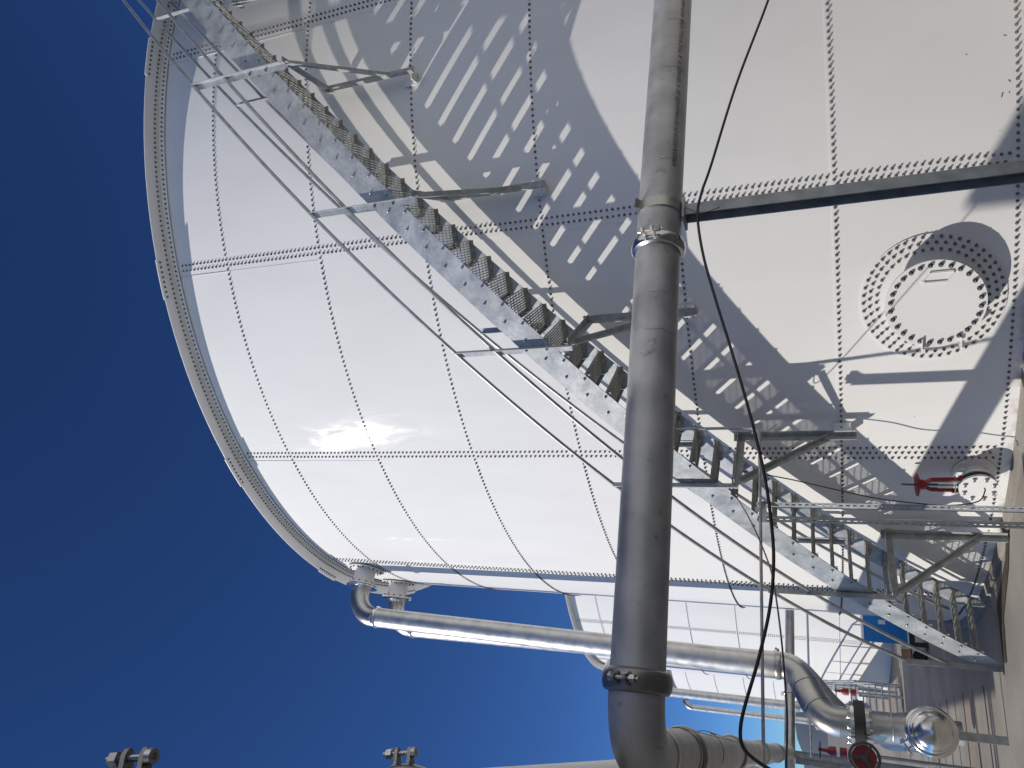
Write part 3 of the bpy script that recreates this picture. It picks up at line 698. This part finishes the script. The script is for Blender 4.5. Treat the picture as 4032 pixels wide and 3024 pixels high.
# manifold with domed end cap, tee, butterfly valve
HZ, HR = 0.60, 0.215
HAX = Vector((colp.x, colp.y, HZ))
man = thing('manifold', 'large stainless header pipe with domed end cap and clamp ring, low beside the shaded slab', 'pipe manifold', (colp.x, colp.y, GZ))
capP = HAX - LD * 0.42
b = B(); b.tube([capP, HAX + LD * 6.0], HR, 56); part(b, 'header_pipe', SSL, man)
b = B(); pr = [(-0.0, HR)] + [(-(0.13 * math.sin(R_(a))), HR * 0.93 * math.cos(R_(a)) + 0.0) for a in range(6, 91, 7)]
b.lathe(capP - LD * 0.05, LD, [(0.05, HR), (0.0, HR)] + pr[1:], 56, True, False, True); part(b, 'domed_cap', SSH, man)
coupling(man, capP + LD * 0.02, LD, HR, UZ * .9 + AD * .55, 0.12, 0.045, SSH, 1.5)
b = B()
pr = [(0.0, HR * 1.0), (0.10, HR * 0.98), (0.22, 0.185), (0.32, 0.168), (0.62, 0.165)]
b.lathe(HAX, UZ, pr, 48, True, False, True); part(b, 'tee_branch', SS, man)
b = B(); b.torus(HAX + UZ * 0.36, UZ, 0.168, 0.006, 40, 6); part(b, 'weld_seam', SS, man)
b = B(); cpz = capP + LD * 0.22
b.channel(Vector((cpz.x, cpz.y, GZ)), Vector((cpz.x, cpz.y, HZ - HR + .01)), AD, LD, 0.09, 0.04, 0.006); part(b, 'support_leg', GALVD, man)
for t_ in (2.3, 2.9, 3.5):
    b = B(); b.lathe(HAX + LD * t_, UZ, [(0.1, 0.16), (0.45, 0.16)], 32, True, False, True); st_ = part(b, 'branch_stub', SSL, man)
    b = B(); b.hard(HAX + LD * t_, UZ, [(0.45, .2), (.49, .2)], 28); part(b, 'branch_flange', SSH, st_)
valve = thing('butterfly_valve', 'black disc valve with red gear handwheel clamped in the pipe above the domed manifold', 'valve', (colp.x, colp.y, 1.22))
vz = 1.30
b = B(); b.hard(Vector((colp.x, colp.y, vz)), UZ, [(-0.055, 0.262), (0.055, 0.262)], 40); part(b, 'valve_body', FRAMEB, valve)
for zz in (vz - 0.10, vz + 0.06):
    b = B(); b.hard(Vector((colp.x, colp.y, zz)), UZ, [(0, 0.245), (0.04, 0.245)], 40)
    for k in range(12):
        a = R_(30 * k + 10); b.bolt(Vector((colp.x + .215 * math.cos(a), colp.y + .215 * math.sin(a), zz + (0.04 if zz > vz else 0))), UZ if zz > vz else -UZ, 0.016, 0.035)
    part(b, 'flange', SSH, valve)
b = B()
b.tube([Vector((colp.x, colp.y, 1.40)), Vector((colp.x, colp.y, 1.51))], 0.173, 40); part(b, 'spool', SS, valve)
toC = (Vector((0, 0, 0)) - Vector((colp.x, colp.y, 0))).normalized(); sideL = UZ.cross(toC); sideL = sideL if sideL.x < 0 else -sideL
gb = Vector((colp.x, colp.y, vz - 0.02)) + sideL * 0.34 + toC * 0.05
b = B(); b.box(gb, toC, sideL, UZ, 0.16, 0.16, 0.10); b.cyl(gb, gb + toC * 0.26, 0.014, 10); b.cyl(gb - sideL * .15, gb, 0.03, 14); part(b, 'gearbox', FRAMEB, valve)
wc = gb + toC * 0.26; b = B(); b.torus(wc, toC, 0.155, 0.016, 40, 10)
for a in (90, 210, 330): b.bar(wc, wc + (sideL * math.cos(R_(a)) + UZ * math.sin(R_(a))) * 0.15, toC, 0.012, 0.028)
b.lathe(wc, toC, [(-.015, .035), (.02, .03)], 16); part(b, 'handwheel', mat('grey_handwheel', (.06, .065, .065), .35), valve)
b = B(); b.hard(wc - toC * .07, toC, [(0, .13), (.02, .13)], 32); part(b, 'position_plate', RED, valve)

# cross pipe behind the tanks gap joining the rear leg
JE = PE + LG * LEND
link = thing('link_pipe', 'grey horizontal pipe crossing between two tanks to the far end of the rear pipe', 'pipe', tuple(JE))
b = B(); LK = Vector((.49, .872, 0)); j2 = JE + LD * .3 + LK * .3; endp = j2 + LK * 6.0
b.tube([JE, JE + LD * .1] + bez(JE + LD * .12, JE + LD * .25, j2 - LK * .12, j2, 8) + [endp], 0.105, 28); part(b, 'pipe_run', SS, link)
b = B(); b.tube([JE + LD * .2, JE + LD * .2 + AD * .5, JE + LD * .2 + AD * .9 + UZ * -.3], .10, 24); part(b, 'side_branch', SSL, link)
coupling(link, JE + LD * 0.1, LD, .107, UZ, .09, .02, SS)
coupling(link, j2 + (endp - j2).normalized() * 1.1, (endp - j2), .105, UZ, .09, .02, SS)
for sg in (0, 1):
    sp = thing('rack_post', ['grey channel post under the far end of the rear pipe, nearer of the pair', 'grey channel post under the far end of the rear pipe, farther of the pair'][sg], 'post', tuple(Vector((JE.x, JE.y, GZ)) - LD * (.5 - .45 * sg)), 'posts under the far end of the rear pipe')
    b = B(); q = Vector((JE.x, JE.y, 0)) - LD * (.5 - .45 * sg) + AD * .12 * sg
    b.channel(Vector((q.x, q.y, GZ)), Vector((q.x, q.y, 2.24)), AD, -LD, 0.12, 0.05, 0.007); part(b, 'upright', GALVD, sp)
    b = B(); b.box((q.x, q.y, GZ + 0.01), AD, LD, UZ, .22, .2, .016); part(b, 'base_plate', GALVD, sp)

# ------------------------------------------------------------------ strut frame and conduit
frame = thing('strut_frame', 'pair of slotted steel strut channels standing upright, holding the thin conduit', 'support frame', (-1.28, 7.38, GZ))
def slotted(b, base, top, u, v, wd=0.047, pitch=0.058):
    # face with slots in the plane of u (width) and z, side flanges along v
    u = Vector(u).normalized(); v = Vector(v).normalized(); t = 0.0025; sw = 0.016; sl_ = 0.032; z = base.z
    ctr = lambda z_, s_=0.0: Vector((base.x, base.y, z_)) + u * s_
    H = top.z - base.z
    for s_ in (-1, 1):
        b.box(ctr(base.z + H / 2, s_ * (wd / 2 + sw / 2) / 2), u, v, UZ, (wd - sw) / 2, t, H)
        b.box(ctr(base.z + H / 2, s_ * wd / 2) + v * 0.02, u, v, UZ, t, 0.041, H)
        b.box(ctr(base.z + H / 2, s_ * (wd / 2 - .005)) + v * 0.04, u, v, UZ, .008, t, H)
    n = int(H / pitch)
    for i in range(n + 1):
        b.box(ctr(base.z + i * pitch + (pitch - sl_) / 2 - 0.0), u, v, UZ, sw + 0.0005, t * .98, pitch - sl_)
toF = (Vector((0, 0, 0)) - Vector((-1.28, 7.38, 0))).normalized(); sF = UZ.cross(toF); sF = sF if sF.x < 0 else -sF
for k in (0, 1):
    b = B(); base = Vector((-1.245, 7.40, GZ)) + sF * (0.142 * k); slotted(b, base, base + UZ * (2.19 - GZ), sF * .9 + toF * (.45 if k else -.55), -toF + sF * .3 * (-1 if k else 1)); part(b, 'slotted_channel', GALV, frame)
b = B(); cc = Vector((-1.245, 7.40, 0)) + sF * 0.07
b.box(cc + UZ * 2.13 + toF * .03, sF, toF, UZ, 0.20, 0.008, 0.055); b.box(cc + UZ * 2.18 + toF * .03 - sF * .02, sF, toF, UZ, 0.05, 0.05, 0.05); part(b, 'clamp_plate', GALV, frame)
b = B(); b.box(Vector((cc.x, cc.y, GZ + .006)), sF, toF, UZ, .3, .15, .012); part(b, 'foot_plate', GALV, frame)
zc_ = 2.15
CD = Vector((-2.98, -1.45, 0)).normalized()
c0 = Vector((-0.53, 7.58, 0)); 
pts = [c0 + UZ * (zc_ + .85), c0 + UZ * (zc_ + .13)] + bez(c0 + UZ * (zc_ + .12), c0 + UZ * (zc_ + .02), c0 + UZ * zc_ + CD * .02, c0 + UZ * zc_ + CD * .12, 8) + [c0 + UZ * zc_ + CD * .5, c0 + UZ * zc_ + CD * 4.2]
tc_ = JE - LD * 1.2 - UZ * .42
thin = thing('conduit', 'very thin far conduit crossing level below the link pipe between two tanks', 'conduit', tuple(tc_))
b = B(); b.tube([tc_, tc_ + LK * 8.0], 0.022, 10); part(b, 'tube', RAILM, thin)
cond = thing('conduit', 'slim galvanised electrical conduit bending down from the stairs and crossing to the left', 'conduit', tuple(c0 + UZ * zc_))
b = B(); b.tube(pts, 0.0145, 12); part(b, 'tube', RAILM, cond)
for s_ in (0.42, 3.0):
    b = B(); b.lathe(c0 + UZ * zc_ + CD * s_, CD, [(0, .013), (0, .018), (.05, .018), (.05, .013)], 14, True, False, False); part(b, 'connector', SHINE, cond)

# ------------------------------------------------------------------ cables
nrm = Vector((-AD.y, AD.x, 0)); P0c = Vector((0.9226, 3.8459, 2.34))
def on_plane(x, y, off=0.0):
    d = px_ray(x, y); q = P0c + (-nrm if nrm.dot(LD) > 0 else nrm) * off; t = (q - CAM).dot(nrm) / d.dot(nrm); return CAM + d * t
def smooth(pts, n=8):
    out = []; P = [pts[0]] + pts + [pts[-1]]
    for i in range(1, len(P) - 2):
        for k in range(n):
            t = k / n; a, b_, c, d = P[i - 1], P[i], P[i + 1], P[i + 2]
            out.append(0.5 * ((2 * b_) + (c - a) * t + (2 * a - 5 * b_ + 4 * c - d) * t * t + (3 * b_ - a - 3 * c + d) * t ** 3))
    return out + [pts[-1]]
pix = [(3110, -260), (3025, 0), (2900, 330), (2800, 650), (2762, 760), (2747, 850), (2768, 1000), (2818, 1180), (2880, 1380), (2950, 1620), (3008, 1860), (3038, 2070), (3046, 2224), (3030, 2400), (2985, 2600), (2930, 2790), (2915, 2880), (2925, 2940), (2965, 2985), (3040, 3035)]
cab = [on_plane(x, y, 0.10) for x, y in pix]
o = tag(B().tube(smooth(cab), 0.0065, 10).out('power_cable', CABLE, None, cab[5]), 'thick black cable sagging from the support post across the stairs to the lower pipe', 'cable')
def free_cable(pts, r, label, name='cable'):
    return tag(B().tube(smooth([Vector(p) for p in pts]), r, 8).out(name, CABLE, None, Vector(pts[0])), label, 'cable')
def cylpt(x, y, r):
    d = px_ray(x, y); c = Vector((CX, CY, 0)); a = d.x ** 2 + d.y ** 2; bb = (d.x * (CAM.x - CX) + d.y * (CAM.y - CY)); cc_ = (CAM.x - CX) ** 2 + (CAM.y - CY) ** 2 - r * r
    t = (-bb - math.sqrt(max(bb * bb - a * cc_, 0))) / a; return CAM + d * t
def dpt(x, y, D): d = px_ray(x, y); return CAM + d * (D / math.hypot(d.x, d.y))
free_cable([cylpt(2872, 1922, 7.99), cylpt(2905, 1965, 8.0), dpt(2960, 2060, 6.4), dpt(3020, 2200, 5.6), dpt(3047, 2300, 5.0), dpt(3075, 2500, 4.6), dpt(3092, 2700, 4.4), dpt(3100, 2850, 4.3), dpt(3094, 3040, 4.2)], 0.0055, 'thin black cable dropping from a stair bracket and running off to the left edge')
free_cable([cylpt(2895, 1862, 7.3), cylpt(2940, 1858, 7.45), cylpt(3100, 1885, 7.55), cylpt(3300, 1930, 7.6), cylpt(3450, 1962, 7.6), cylpt(3612, 1982, 7.62), cylpt(3740, 1990, 7.6), cylpt(3850, 1975, 7.55), cylpt(3878, 1935, 7.5), cylpt(3876, 1922, 7.45)], 0.006, 'thin black earth cable from the stair to the gate valve flange')
def ties(pts_list, label):
    b = B()
    for pts in pts_list: b.tube([Vector(p) for p in pts], 0.002, 5)
    return tag(b.out('cable_tie', CABLE, None, Vector(pts_list[0][0])), label, 'cable tie')
def tie_ring(c, ax, r, n=28):
    ax = Vector(ax).normalized(); u = UZ; v = ax.cross(u); return [Vector(c) + (u * math.cos(2 * math.pi * k / n) + v * math.sin(2 * math.pi * k / n)) * (r * (1.0 + (.09 if k in (26, 27, 0, 28) else 0))) for k in range(n + 1)]
ties([[on_plane(2745, 835, .10), on_plane(2700, 818, .06), on_plane(2690, 835, .03), on_plane(2700, 845, .05), on_plane(2745, 850, .105), on_plane(2835, 815, .12)]], 'black zip tie with a long tail binding the cable to the support post')
for t_, dd in ((1.0, 'nearer'), (1.95, 'farther')):
    c = PE + LD * t_; d2 = on_plane(2917, 2925, .10)
    ties([tie_ring(c, LD, RP + .004), [c + (-AD) * (RP + .004) - UZ * .02, d2]], 'black cable tie looped round the rear grey pipe, %s of the two' % dd)

# ------------------------------------------------------------------ gate valve low on the tank wall
gv = thing('gate_valve', 'red gate valve with handwheel and black gasket on a white outlet flange near the ground', 'valve', tuple(cp(-125.3, 7.4, GZ)))
PV, ZV = -125.9, 0.205
vn = nr(PV); vt = tn(PV)
fo = lambda off: cp(PV, RT + off, ZV)
b = B(); b.hard(fo(0), vn, [(0, .105), (.15, .105), (.15, .165), (.172, .165)], 36)
b.hard(fo(0.02), vn, [(0, .19), (.012, .19)], 36)
for k in range(8):
    a = R_(45 * k + 22); b.bolt(fo(.15) + (vt * math.cos(a) + UZ * math.sin(a)) * .14, -vn, .013, .02)
part(b, 'outlet_flange', WHITE, gv)
b = B(); b.hard(fo(.173), vn, [(0, .15), (.055, .15)], 36); part(b, 'knife_body', RUBBER, gv)
b = B(); b.hard(fo(.229), vn, [(0, .168), (.024, .168)], 36); part(b, 'blind_flange', WHITE, gv)
bolts_out('flange_bolt', [(fo(.253) + (vt * math.cos(R_(45 * k + 22)) + UZ * math.sin(R_(45 * k + 22))) * .132, vn) for k in range(8)], SHINE, gv,
          maker=lambda q: q.lathe((0, 0, 0), (0, 0, 1), [(0, .022), (.004, .022), (.0045, .017), (.022, .017), (.026, .008)], 10, True, False))
vc = fo(.2)
b = B()
for sg in (-1, 1):
    b.bar(vc + UZ * .13 + vt * .075 * sg, vc + UZ * .40 + vt * .065 * sg, vn, .045, .016)
    b.bar(vc + UZ * .40 + vt * .065 * sg, vc + UZ * .45 + vt * .03 * sg, vn, .045, .016)
b.lathe(vc + UZ * .445, UZ, [(0, .035), (.02, .05), (.05, .05), (.055, .03)], 16)
b.box(vc + UZ * .135, vt, vn, UZ, .19, .07, .03); part(b, 'yoke', RED, gv)
b = B(); b.lathe(vc + UZ * .485, UZ, [(-.02, .03), (0, .045), (.02, .09), (.028, .115), (.045, .118), (.05, .10), (.035, .05), (.03, .02)], 28); part(b, 'handwheel', RED, gv)
b = B(); b.cyl(vc + UZ * .15, vc + UZ * .66, .011, 10); part(b, 'stem', mat('oiled_steel', (.12, .11, .12), .35, .9), gv)
b = B(); b.box(vc + UZ * .26, vt, vn, UZ, .085, .012, .16); b.box(vc + UZ * .155, vt, vn, UZ, .16, .10, .012); b.box(vc + UZ * .19, vt, vn, UZ, .17, .07, .012)
for sg in (-1, 1): b.cyl(vc + UZ * .14 + vt * .075 * sg + vn * .03, vc + UZ * .22 + vt * .075 * sg + vn * .03, .008, 8)
part(b, 'gland_plate', SHINE, gv)

# ------------------------------------------------------------------ far tanks in the row
def far_tank(c, label, fine):
    root = thing('storage_tank', label, 'tank', c, 'white bolted tanks in a row')
    src = {k.name: k for k in kids(tank)}
    for nm in ('tank_wall', 'eave_angle', 'roof'):
        o = src[nm].copy(); COL.objects.link(o); o.parent = root
    b = B(); lo, hi = -190, -100
    sg = 6 if fine else 5
    for k in range(0, 7):
        for i in range(int((hi - lo) / 0.5)):
            ph = lo + .5 * i; b.lathe(cp(ph, RT + .012, 1.4 * k), nr(ph), [(0, .014), (.02, .008)], 5, False, False, True)
    for s in range(1, 6):
        ph = PHI0 - 22.5 * s
        for k in range(7):
            for off in ((0.0, .066, -.066) if k < 2 else (.034, -.034)):
                for j in range(24):
                    z = 1.4 * (k + (j + (.5 if off == 0 else 0)) / 24)
                    if z < 9.2: b.lathe(cp(ph + math.degrees(off / RT), RT + .012, z), nr(ph), [(0, .014), (.02, .008)], 5, False, False, True)
    for i in range(180): b.lathe(cp(-190 + .5 * i, RT + .016, 9.225), nr(-190 + .5 * i), [(0, .014), (.02, .008)], 5, False, False, True)
    bo = B(); bo.v, bo.f, bo.sm = b.v, b.f, b.sm
    o = bo.out('seam_bolts', BOLT)
    for v in o.data.vertices: v.co -= Vector((CX, CY, 0))
    o.parent = root; tag(o, kind='stuff')
    # nozzle with flange
    for ph in (PN1, PN2):
        bb = B(); bb.hard(cp(ph, RT - .1, ZN), nr(ph), [(0, .172), (.44, .172), (.44, .262), (.468, .262)], 28); q = bb.out('nozzle', WHITE)
        for v in q.data.vertices: v.co -= Vector((CX, CY, 0))
        q.parent = root
    return root
t2 = far_tank(C2, 'second white bolted tank, seen behind the nearest tank and the drop pipes', True)
t3 = far_tank(C3, 'third and farthest white bolted tank, a small slice above the rear pipe', False)
def far_drop(c, label, phi):
    d = Vector(c) - Vector((CX, CY, 0)); th = thing('drop_pipe', label, 'pipe', tuple(cp(phi, 7.79, GZ) + d), 'drop pipes on the farther tanks'); n_ = nr(phi)
    b = B(); cx_ = cp(phi, 7.79, ZN) + d; fx = cp(phi, RT + .38, ZN) + d
    b.tube([fx] + [cx_ - n_ * .4 - UZ * .4 + (n_ * math.sin(R_(a)) + UZ * math.cos(R_(a))) * .4 for a in range(0, 91, 10)], .147, 28); part(b, 'elbow', SS, th)
    b = B(); b.tube([cx_ - UZ * .4, Vector((cx_.x, cx_.y, .6))], .147, 28); part(b, 'straight_pipe', SSL, th)
    b = B(); b.hard(fx - n_ * .01, n_, [(0, .262), (.03, .262)], 28); part(b, 'flange', SSH, th)
    b = B(); b.lathe(Vector((cx_.x, cx_.y, 2.4)), UZ, [(0, .15), (0, .175), (.09, .175), (.09, .15)], 28, True, False, False); b.hard(Vector((cx_.x, cx_.y, 1.2)), UZ, [(0, .25), (.1, .25)], 24); part(b, 'coupling', SS, th)
far_drop(C2, 'shiny vertical pipe on the second tank, in front of the third tank', PN1)
far_drop(C3, 'small distant vertical pipe on the third tank', PN1)

# ------------------------------------------------------------------ things at the foot of the second tank
def gnd(x, y, z=GZ): d = px_ray(x, y); return CAM + d * ((z - CAM.z) / d.z)
# blue cabinet on a dark skid
bp_ = dpt(3560, 2482, 16.5); bp_ = Vector((bp_.x, bp_.y, GZ))
cab_ = thing('equipment_cabinet', 'bright blue cabinet with a white label on a black skid beside the second tank', 'cabinet', tuple(bp_))
vd = (CAM - bp_); vd.z = 0; vd.normalize(); sx_ = UZ.cross(vd); sx_ = sx_ if sx_.x < 0 else -sx_
b = B(); b.box(bp_ + UZ * .70, sx_, vd, UZ, 0.5, .5, .74); part(b, 'body', BLUE, cab_)
b = B(); b.box(bp_ + UZ * 1.08, sx_, vd, UZ, .54, .54, .025); b.box(bp_ + UZ * 0.32, sx_, vd, UZ, .54, .54, .025); part(b, 'trim', PAPER, cab_)
b = B(); b.box(bp_ + UZ * .75 + vd * .252 - sx_ * .12, sx_, vd, UZ, .08, .006, .12); part(b, 'label_plate', PAPER, cab_)
b = B(); b.box(bp_ + UZ * .26, sx_, vd, UZ, .66, .6, .09)
for s_ in (-1, 1): b.box(bp_ + UZ * .11 + sx_ * .24 * s_, sx_, vd, UZ, .08, .6, .22)
part(b, 'skid', FRAMEB, cab_)
b = B(); b.lathe(bp_ + sx_ * .45 + UZ * .12 - vd * .02, vd, [(-.06, .12), (.06, .12)], 24); part(b, 'wheel', RUBBER, cab_)
b = B(); b.box(bp_ + sx_ * .42 + UZ * .34, sx_, (vd + UZ * .2), UZ, .16, .2, .16); tag(b.out('cardboard_box', TAN, None, bp_ + sx_ * .42 + UZ * .26), 'small torn brown cardboard box beside the blue cabinet', 'box')
# kerb and low steel rack with valves by the third tank
g0 = dpt(3440, 2800, 24.0); g0 = Vector((g0.x, g0.y, GZ))
rk = thing('valve_platform', 'small far galvanised platform with sloping handrails, left of the second tank', 'platform', tuple(g0))
ds = (-sx_ + LD * .4).normalized()
b = B(); b.box(g0 + UZ * 1.0 + LD * 1.0, AD, LD, UZ, 1.2, 3.2, .06); part(b, 'deck', GALV, rk)
b = B()
for i in range(8): b.box(g0 + UZ * (.15 + .14 * i) - LD * (1.9 - .2 * i), AD, LD, UZ, 1.1, .22, .03)
part(b, 'steps', GALV, rk)
for sg in (-1, 1):
    b = B(); o_ = AD * .58 * sg
    b.tube([g0 + o_ - LD * 2.0 + UZ * 1.05, g0 + o_ - LD * .5 + UZ * 2.05, g0 + o_ + LD * 2.6 + UZ * 2.05], .025, 8)
    b.tube([g0 + o_ - LD * 2.0 + UZ * .6, g0 + o_ - LD * .5 + UZ * 1.55, g0 + o_ + LD * 2.6 + UZ * 1.55], .02, 8)
    for i in range(7):
        t_ = -2.0 + .75 * i; zz = 0.0 if t_ < -.5 else 1.0; zt_ = 1.05 + (t_ + 2.0) * .667 if t_ < -.5 else 2.05
        b.tube([g0 + o_ + LD * t_ + UZ * zz, g0 + o_ + LD * t_ + UZ * zt_], .022, 8)
    part(b, 'handrail', GALV, rk)
for s_ in (-.4, 2.4):
    for sg in (-1, 1): b = B(); b.box(g0 + AD * .5 * sg + LD * s_ + UZ * .5, AD, LD, UZ, .07, .07, 1.0); part(b, 'leg', GALV, rk)
for i, (x, y, D) in enumerate(((3300, 2960, 12.0), (3345, 2725, 22.0), (3310, 2805, 21.0))):
    q = dpt(x, y, D); v_ = thing('gate_valve', ['small red and white striped valve actuator behind the black disc valve', 'tiny distant red valve in front of the second tank wall', 'tiny distant dark red valve under the far handrails'][i], 'valve', tuple(q))
    s_ = (.5 if i == 0 else .7)
    b = B(); b.lathe(q, UZ, [(-.22 * s_, .12 * s_), (.2 * s_, .12 * s_), (.3 * s_, .05 * s_), (.5 * s_, .04 * s_)], 16); part(b, 'actuator', RED, v_)
    b = B(); b.hard(q, UZ, [(-.3 * s_, .2 * s_), (-.24 * s_, .2 * s_)], 20); b.hard(q, UZ, [(-.02, .125 * s_), (.02, .125 * s_)], 20); part(b, 'collar', PAPER, v_)
    b = B(); b.torus(q + UZ * .45 * s_, UZ, .2 * s_, .02 * s_, 24, 6); b.bar(q + UZ * .45 * s_ - AD * .2 * s_, q + UZ * .45 * s_ + AD * .2 * s_, UZ, .015, .02); part(b, 'handwheel', RED if i else FRAMEB, v_)
    b = B(); b.cyl(q - UZ * .3 * s_, Vector((q.x, q.y, GZ)), .05 * s_, 12); part(b, 'inlet_pipe', SS, v_)

# neighbouring tank of the row, to the right of the camera, and an unseen block added to its left to cast shade: both outside the frame
t0 = thing('storage_tank', 'white bolted tank beside the camera, nearest end of the row, outside the picture', 'tank', (CX + 6.86, CY - 14.56, 0), 'white bolted tanks in a row')
for k_ in kids(tank):
    if k_.name in ('tank_wall', 'eave_angle', 'roof'): o = k_.copy(); COL.objects.link(o); o.parent = t0
sh_ = Vector((PE.x, PE.y, 0)) + AD * (2.6 + 1.5) + LD * (3.32 - 6.0); SHZ = 2.352 + (2.6 + 1.5) / 1.494
sht = thing('unseen_shade_block', 'tall pale block added out of view on the sunny side to shade the front pipe', 'shade block', (sh_.x, sh_.y, GZ))
b = B(); b.box(sh_ + UZ * (GZ + SHZ) / 2, AD, LD, UZ, 3.0, 12.0, SHZ - GZ); part(b, 'unseen_block_wall', PUMPW, sht)
b = B(); b.box(sh_ + UZ * (SHZ + .03) - AD * 0, AD, LD, UZ, 2.96, 11.96, .06); part(b, 'roof', EAVE, sht)  # top of the added unseen shade block
b = B(); b.box(sh_ - AD * 1.51 + UZ * (GZ + 1.1), AD, LD, UZ, .04, 1.1, 2.2); part(b, 'unseen_block_door', GALV, sht)
# ------------------------------------------------------------------ setting
b = B(); b.add([(-600, -600, GZ), (600, -600, GZ), (600, 600, GZ), (-600, 600, GZ)], [(0, 1, 2, 3)])
tag(b.out('ground', CONC), kind='structure')
b = B()
for c in ((CX, CY, 0), C2, C3):
    n = 120; vs = []; fs = []
    pr = [(RT + 0.13, GZ - .02), (RT + 0.13, GZ + 0.035 + c[2] * .3), (RT - .03, GZ + 0.06 + c[2] * .3)]
    for i in range(n):
        for (r, z) in pr: vs.append(cp(360 * i / n, r, z, c))
    for i in range(n):
        for j in range(2): fs.append((i * 3 + j, i * 3 + j + 1, ((i + 1) % n) * 3 + j + 1, ((i + 1) % n) * 3 + j))
    b.add(vs, fs, [True, True] * n)
tag(b.out('foundation_kerb', CONC), kind='structure')
# slab joints and the dark strip in front of the stair
b = B(); jd = AD
def strip(p, q, wd_, z): 
    d = (q - p).normalized(); s_ = UZ.cross(d) * wd_ / 2; b.add([Vector((a.x, a.y, z)) for a in (p - s_, p + s_, q + s_, q - s_)], [(0, 1, 2, 3)])
for i in range(0, 9):
    o_ = Vector((-4.05, 10.5, 0)) + Vector((-0.42, 0.905, 0)) * (0.82 * i); strip(o_ - jd * .1, o_ + jd * 7.0, 0.035 if i % 2 else .055, GZ + 0.004)
strip(Vector((-0.5, 9.75 - 1.6, 0)) - jd * .5 , Vector((-2.6, 8.74, 0)) + jd * 3, 0.04, GZ + 0.004)
tag(b.out('slab_joints', JOINT), kind='structure')
b = B()
pts = [Vector((-1.55, 8.86, 0)), Vector((-2.1, 9.02, 0)), Vector((-2.7, 9.42, 0)), Vector((-3.22, 9.30, 0))]  # dark strip of uneven width laid on the slab
wds = [.10, .14, .30, .16]; vs = []
for i, p_ in enumerate(pts):
    d = (pts[min(i + 1, 3)] - pts[max(i - 1, 0)]).normalized(); s_ = UZ.cross(d) * wds[i] / 2; vs += [Vector((p_ - s_).to_tuple()[:2] + (GZ + .008,)), Vector((p_ + s_).to_tuple()[:2] + (GZ + .008,))]
b.add(vs, [(0, 1, 3, 2), (2, 3, 5, 4), (4, 5, 7, 6)]); tag(b.out('dark_strip', JOINT), kind='structure')
# low hills on the skyline
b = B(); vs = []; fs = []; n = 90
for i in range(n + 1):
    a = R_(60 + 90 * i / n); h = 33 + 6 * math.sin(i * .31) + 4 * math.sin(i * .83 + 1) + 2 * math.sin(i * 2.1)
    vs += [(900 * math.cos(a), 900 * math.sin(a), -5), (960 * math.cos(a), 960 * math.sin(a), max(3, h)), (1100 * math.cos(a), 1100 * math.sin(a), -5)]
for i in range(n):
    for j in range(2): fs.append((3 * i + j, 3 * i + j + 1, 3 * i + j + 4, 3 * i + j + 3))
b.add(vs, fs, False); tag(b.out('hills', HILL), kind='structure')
# open canopy added out of view on the sunny side: sun passes under it, its roof shades the slab by the tank
cn = Vector((PE.x, PE.y, 0)) + AD * 5.0 + LD * (7.75 + 5.5)
ca = thing('unseen_shade_canopy', 'flat open canopy on steel posts, added out of view to shade the slab', 'canopy', (cn.x, cn.y, GZ))
b = B(); b.box(cn + UZ * 5.0, AD, LD, UZ, 3.4, 11.0, .12); part(b, 'roof', EAVE, ca)  # roof of the added unseen canopy
for sa in (-1, 1):
    for sl_ in (-1, 0, 1):
        q = cn + AD * (1.5 * sa) + LD * (5.2 * sl_); b = B(); b.channel(Vector((q.x, q.y, GZ)), Vector((q.x, q.y, 4.94)), AD, LD, .15, .08, .008); part(b, 'post', GALVD, ca)
print('objects', len(bpy.data.objects))
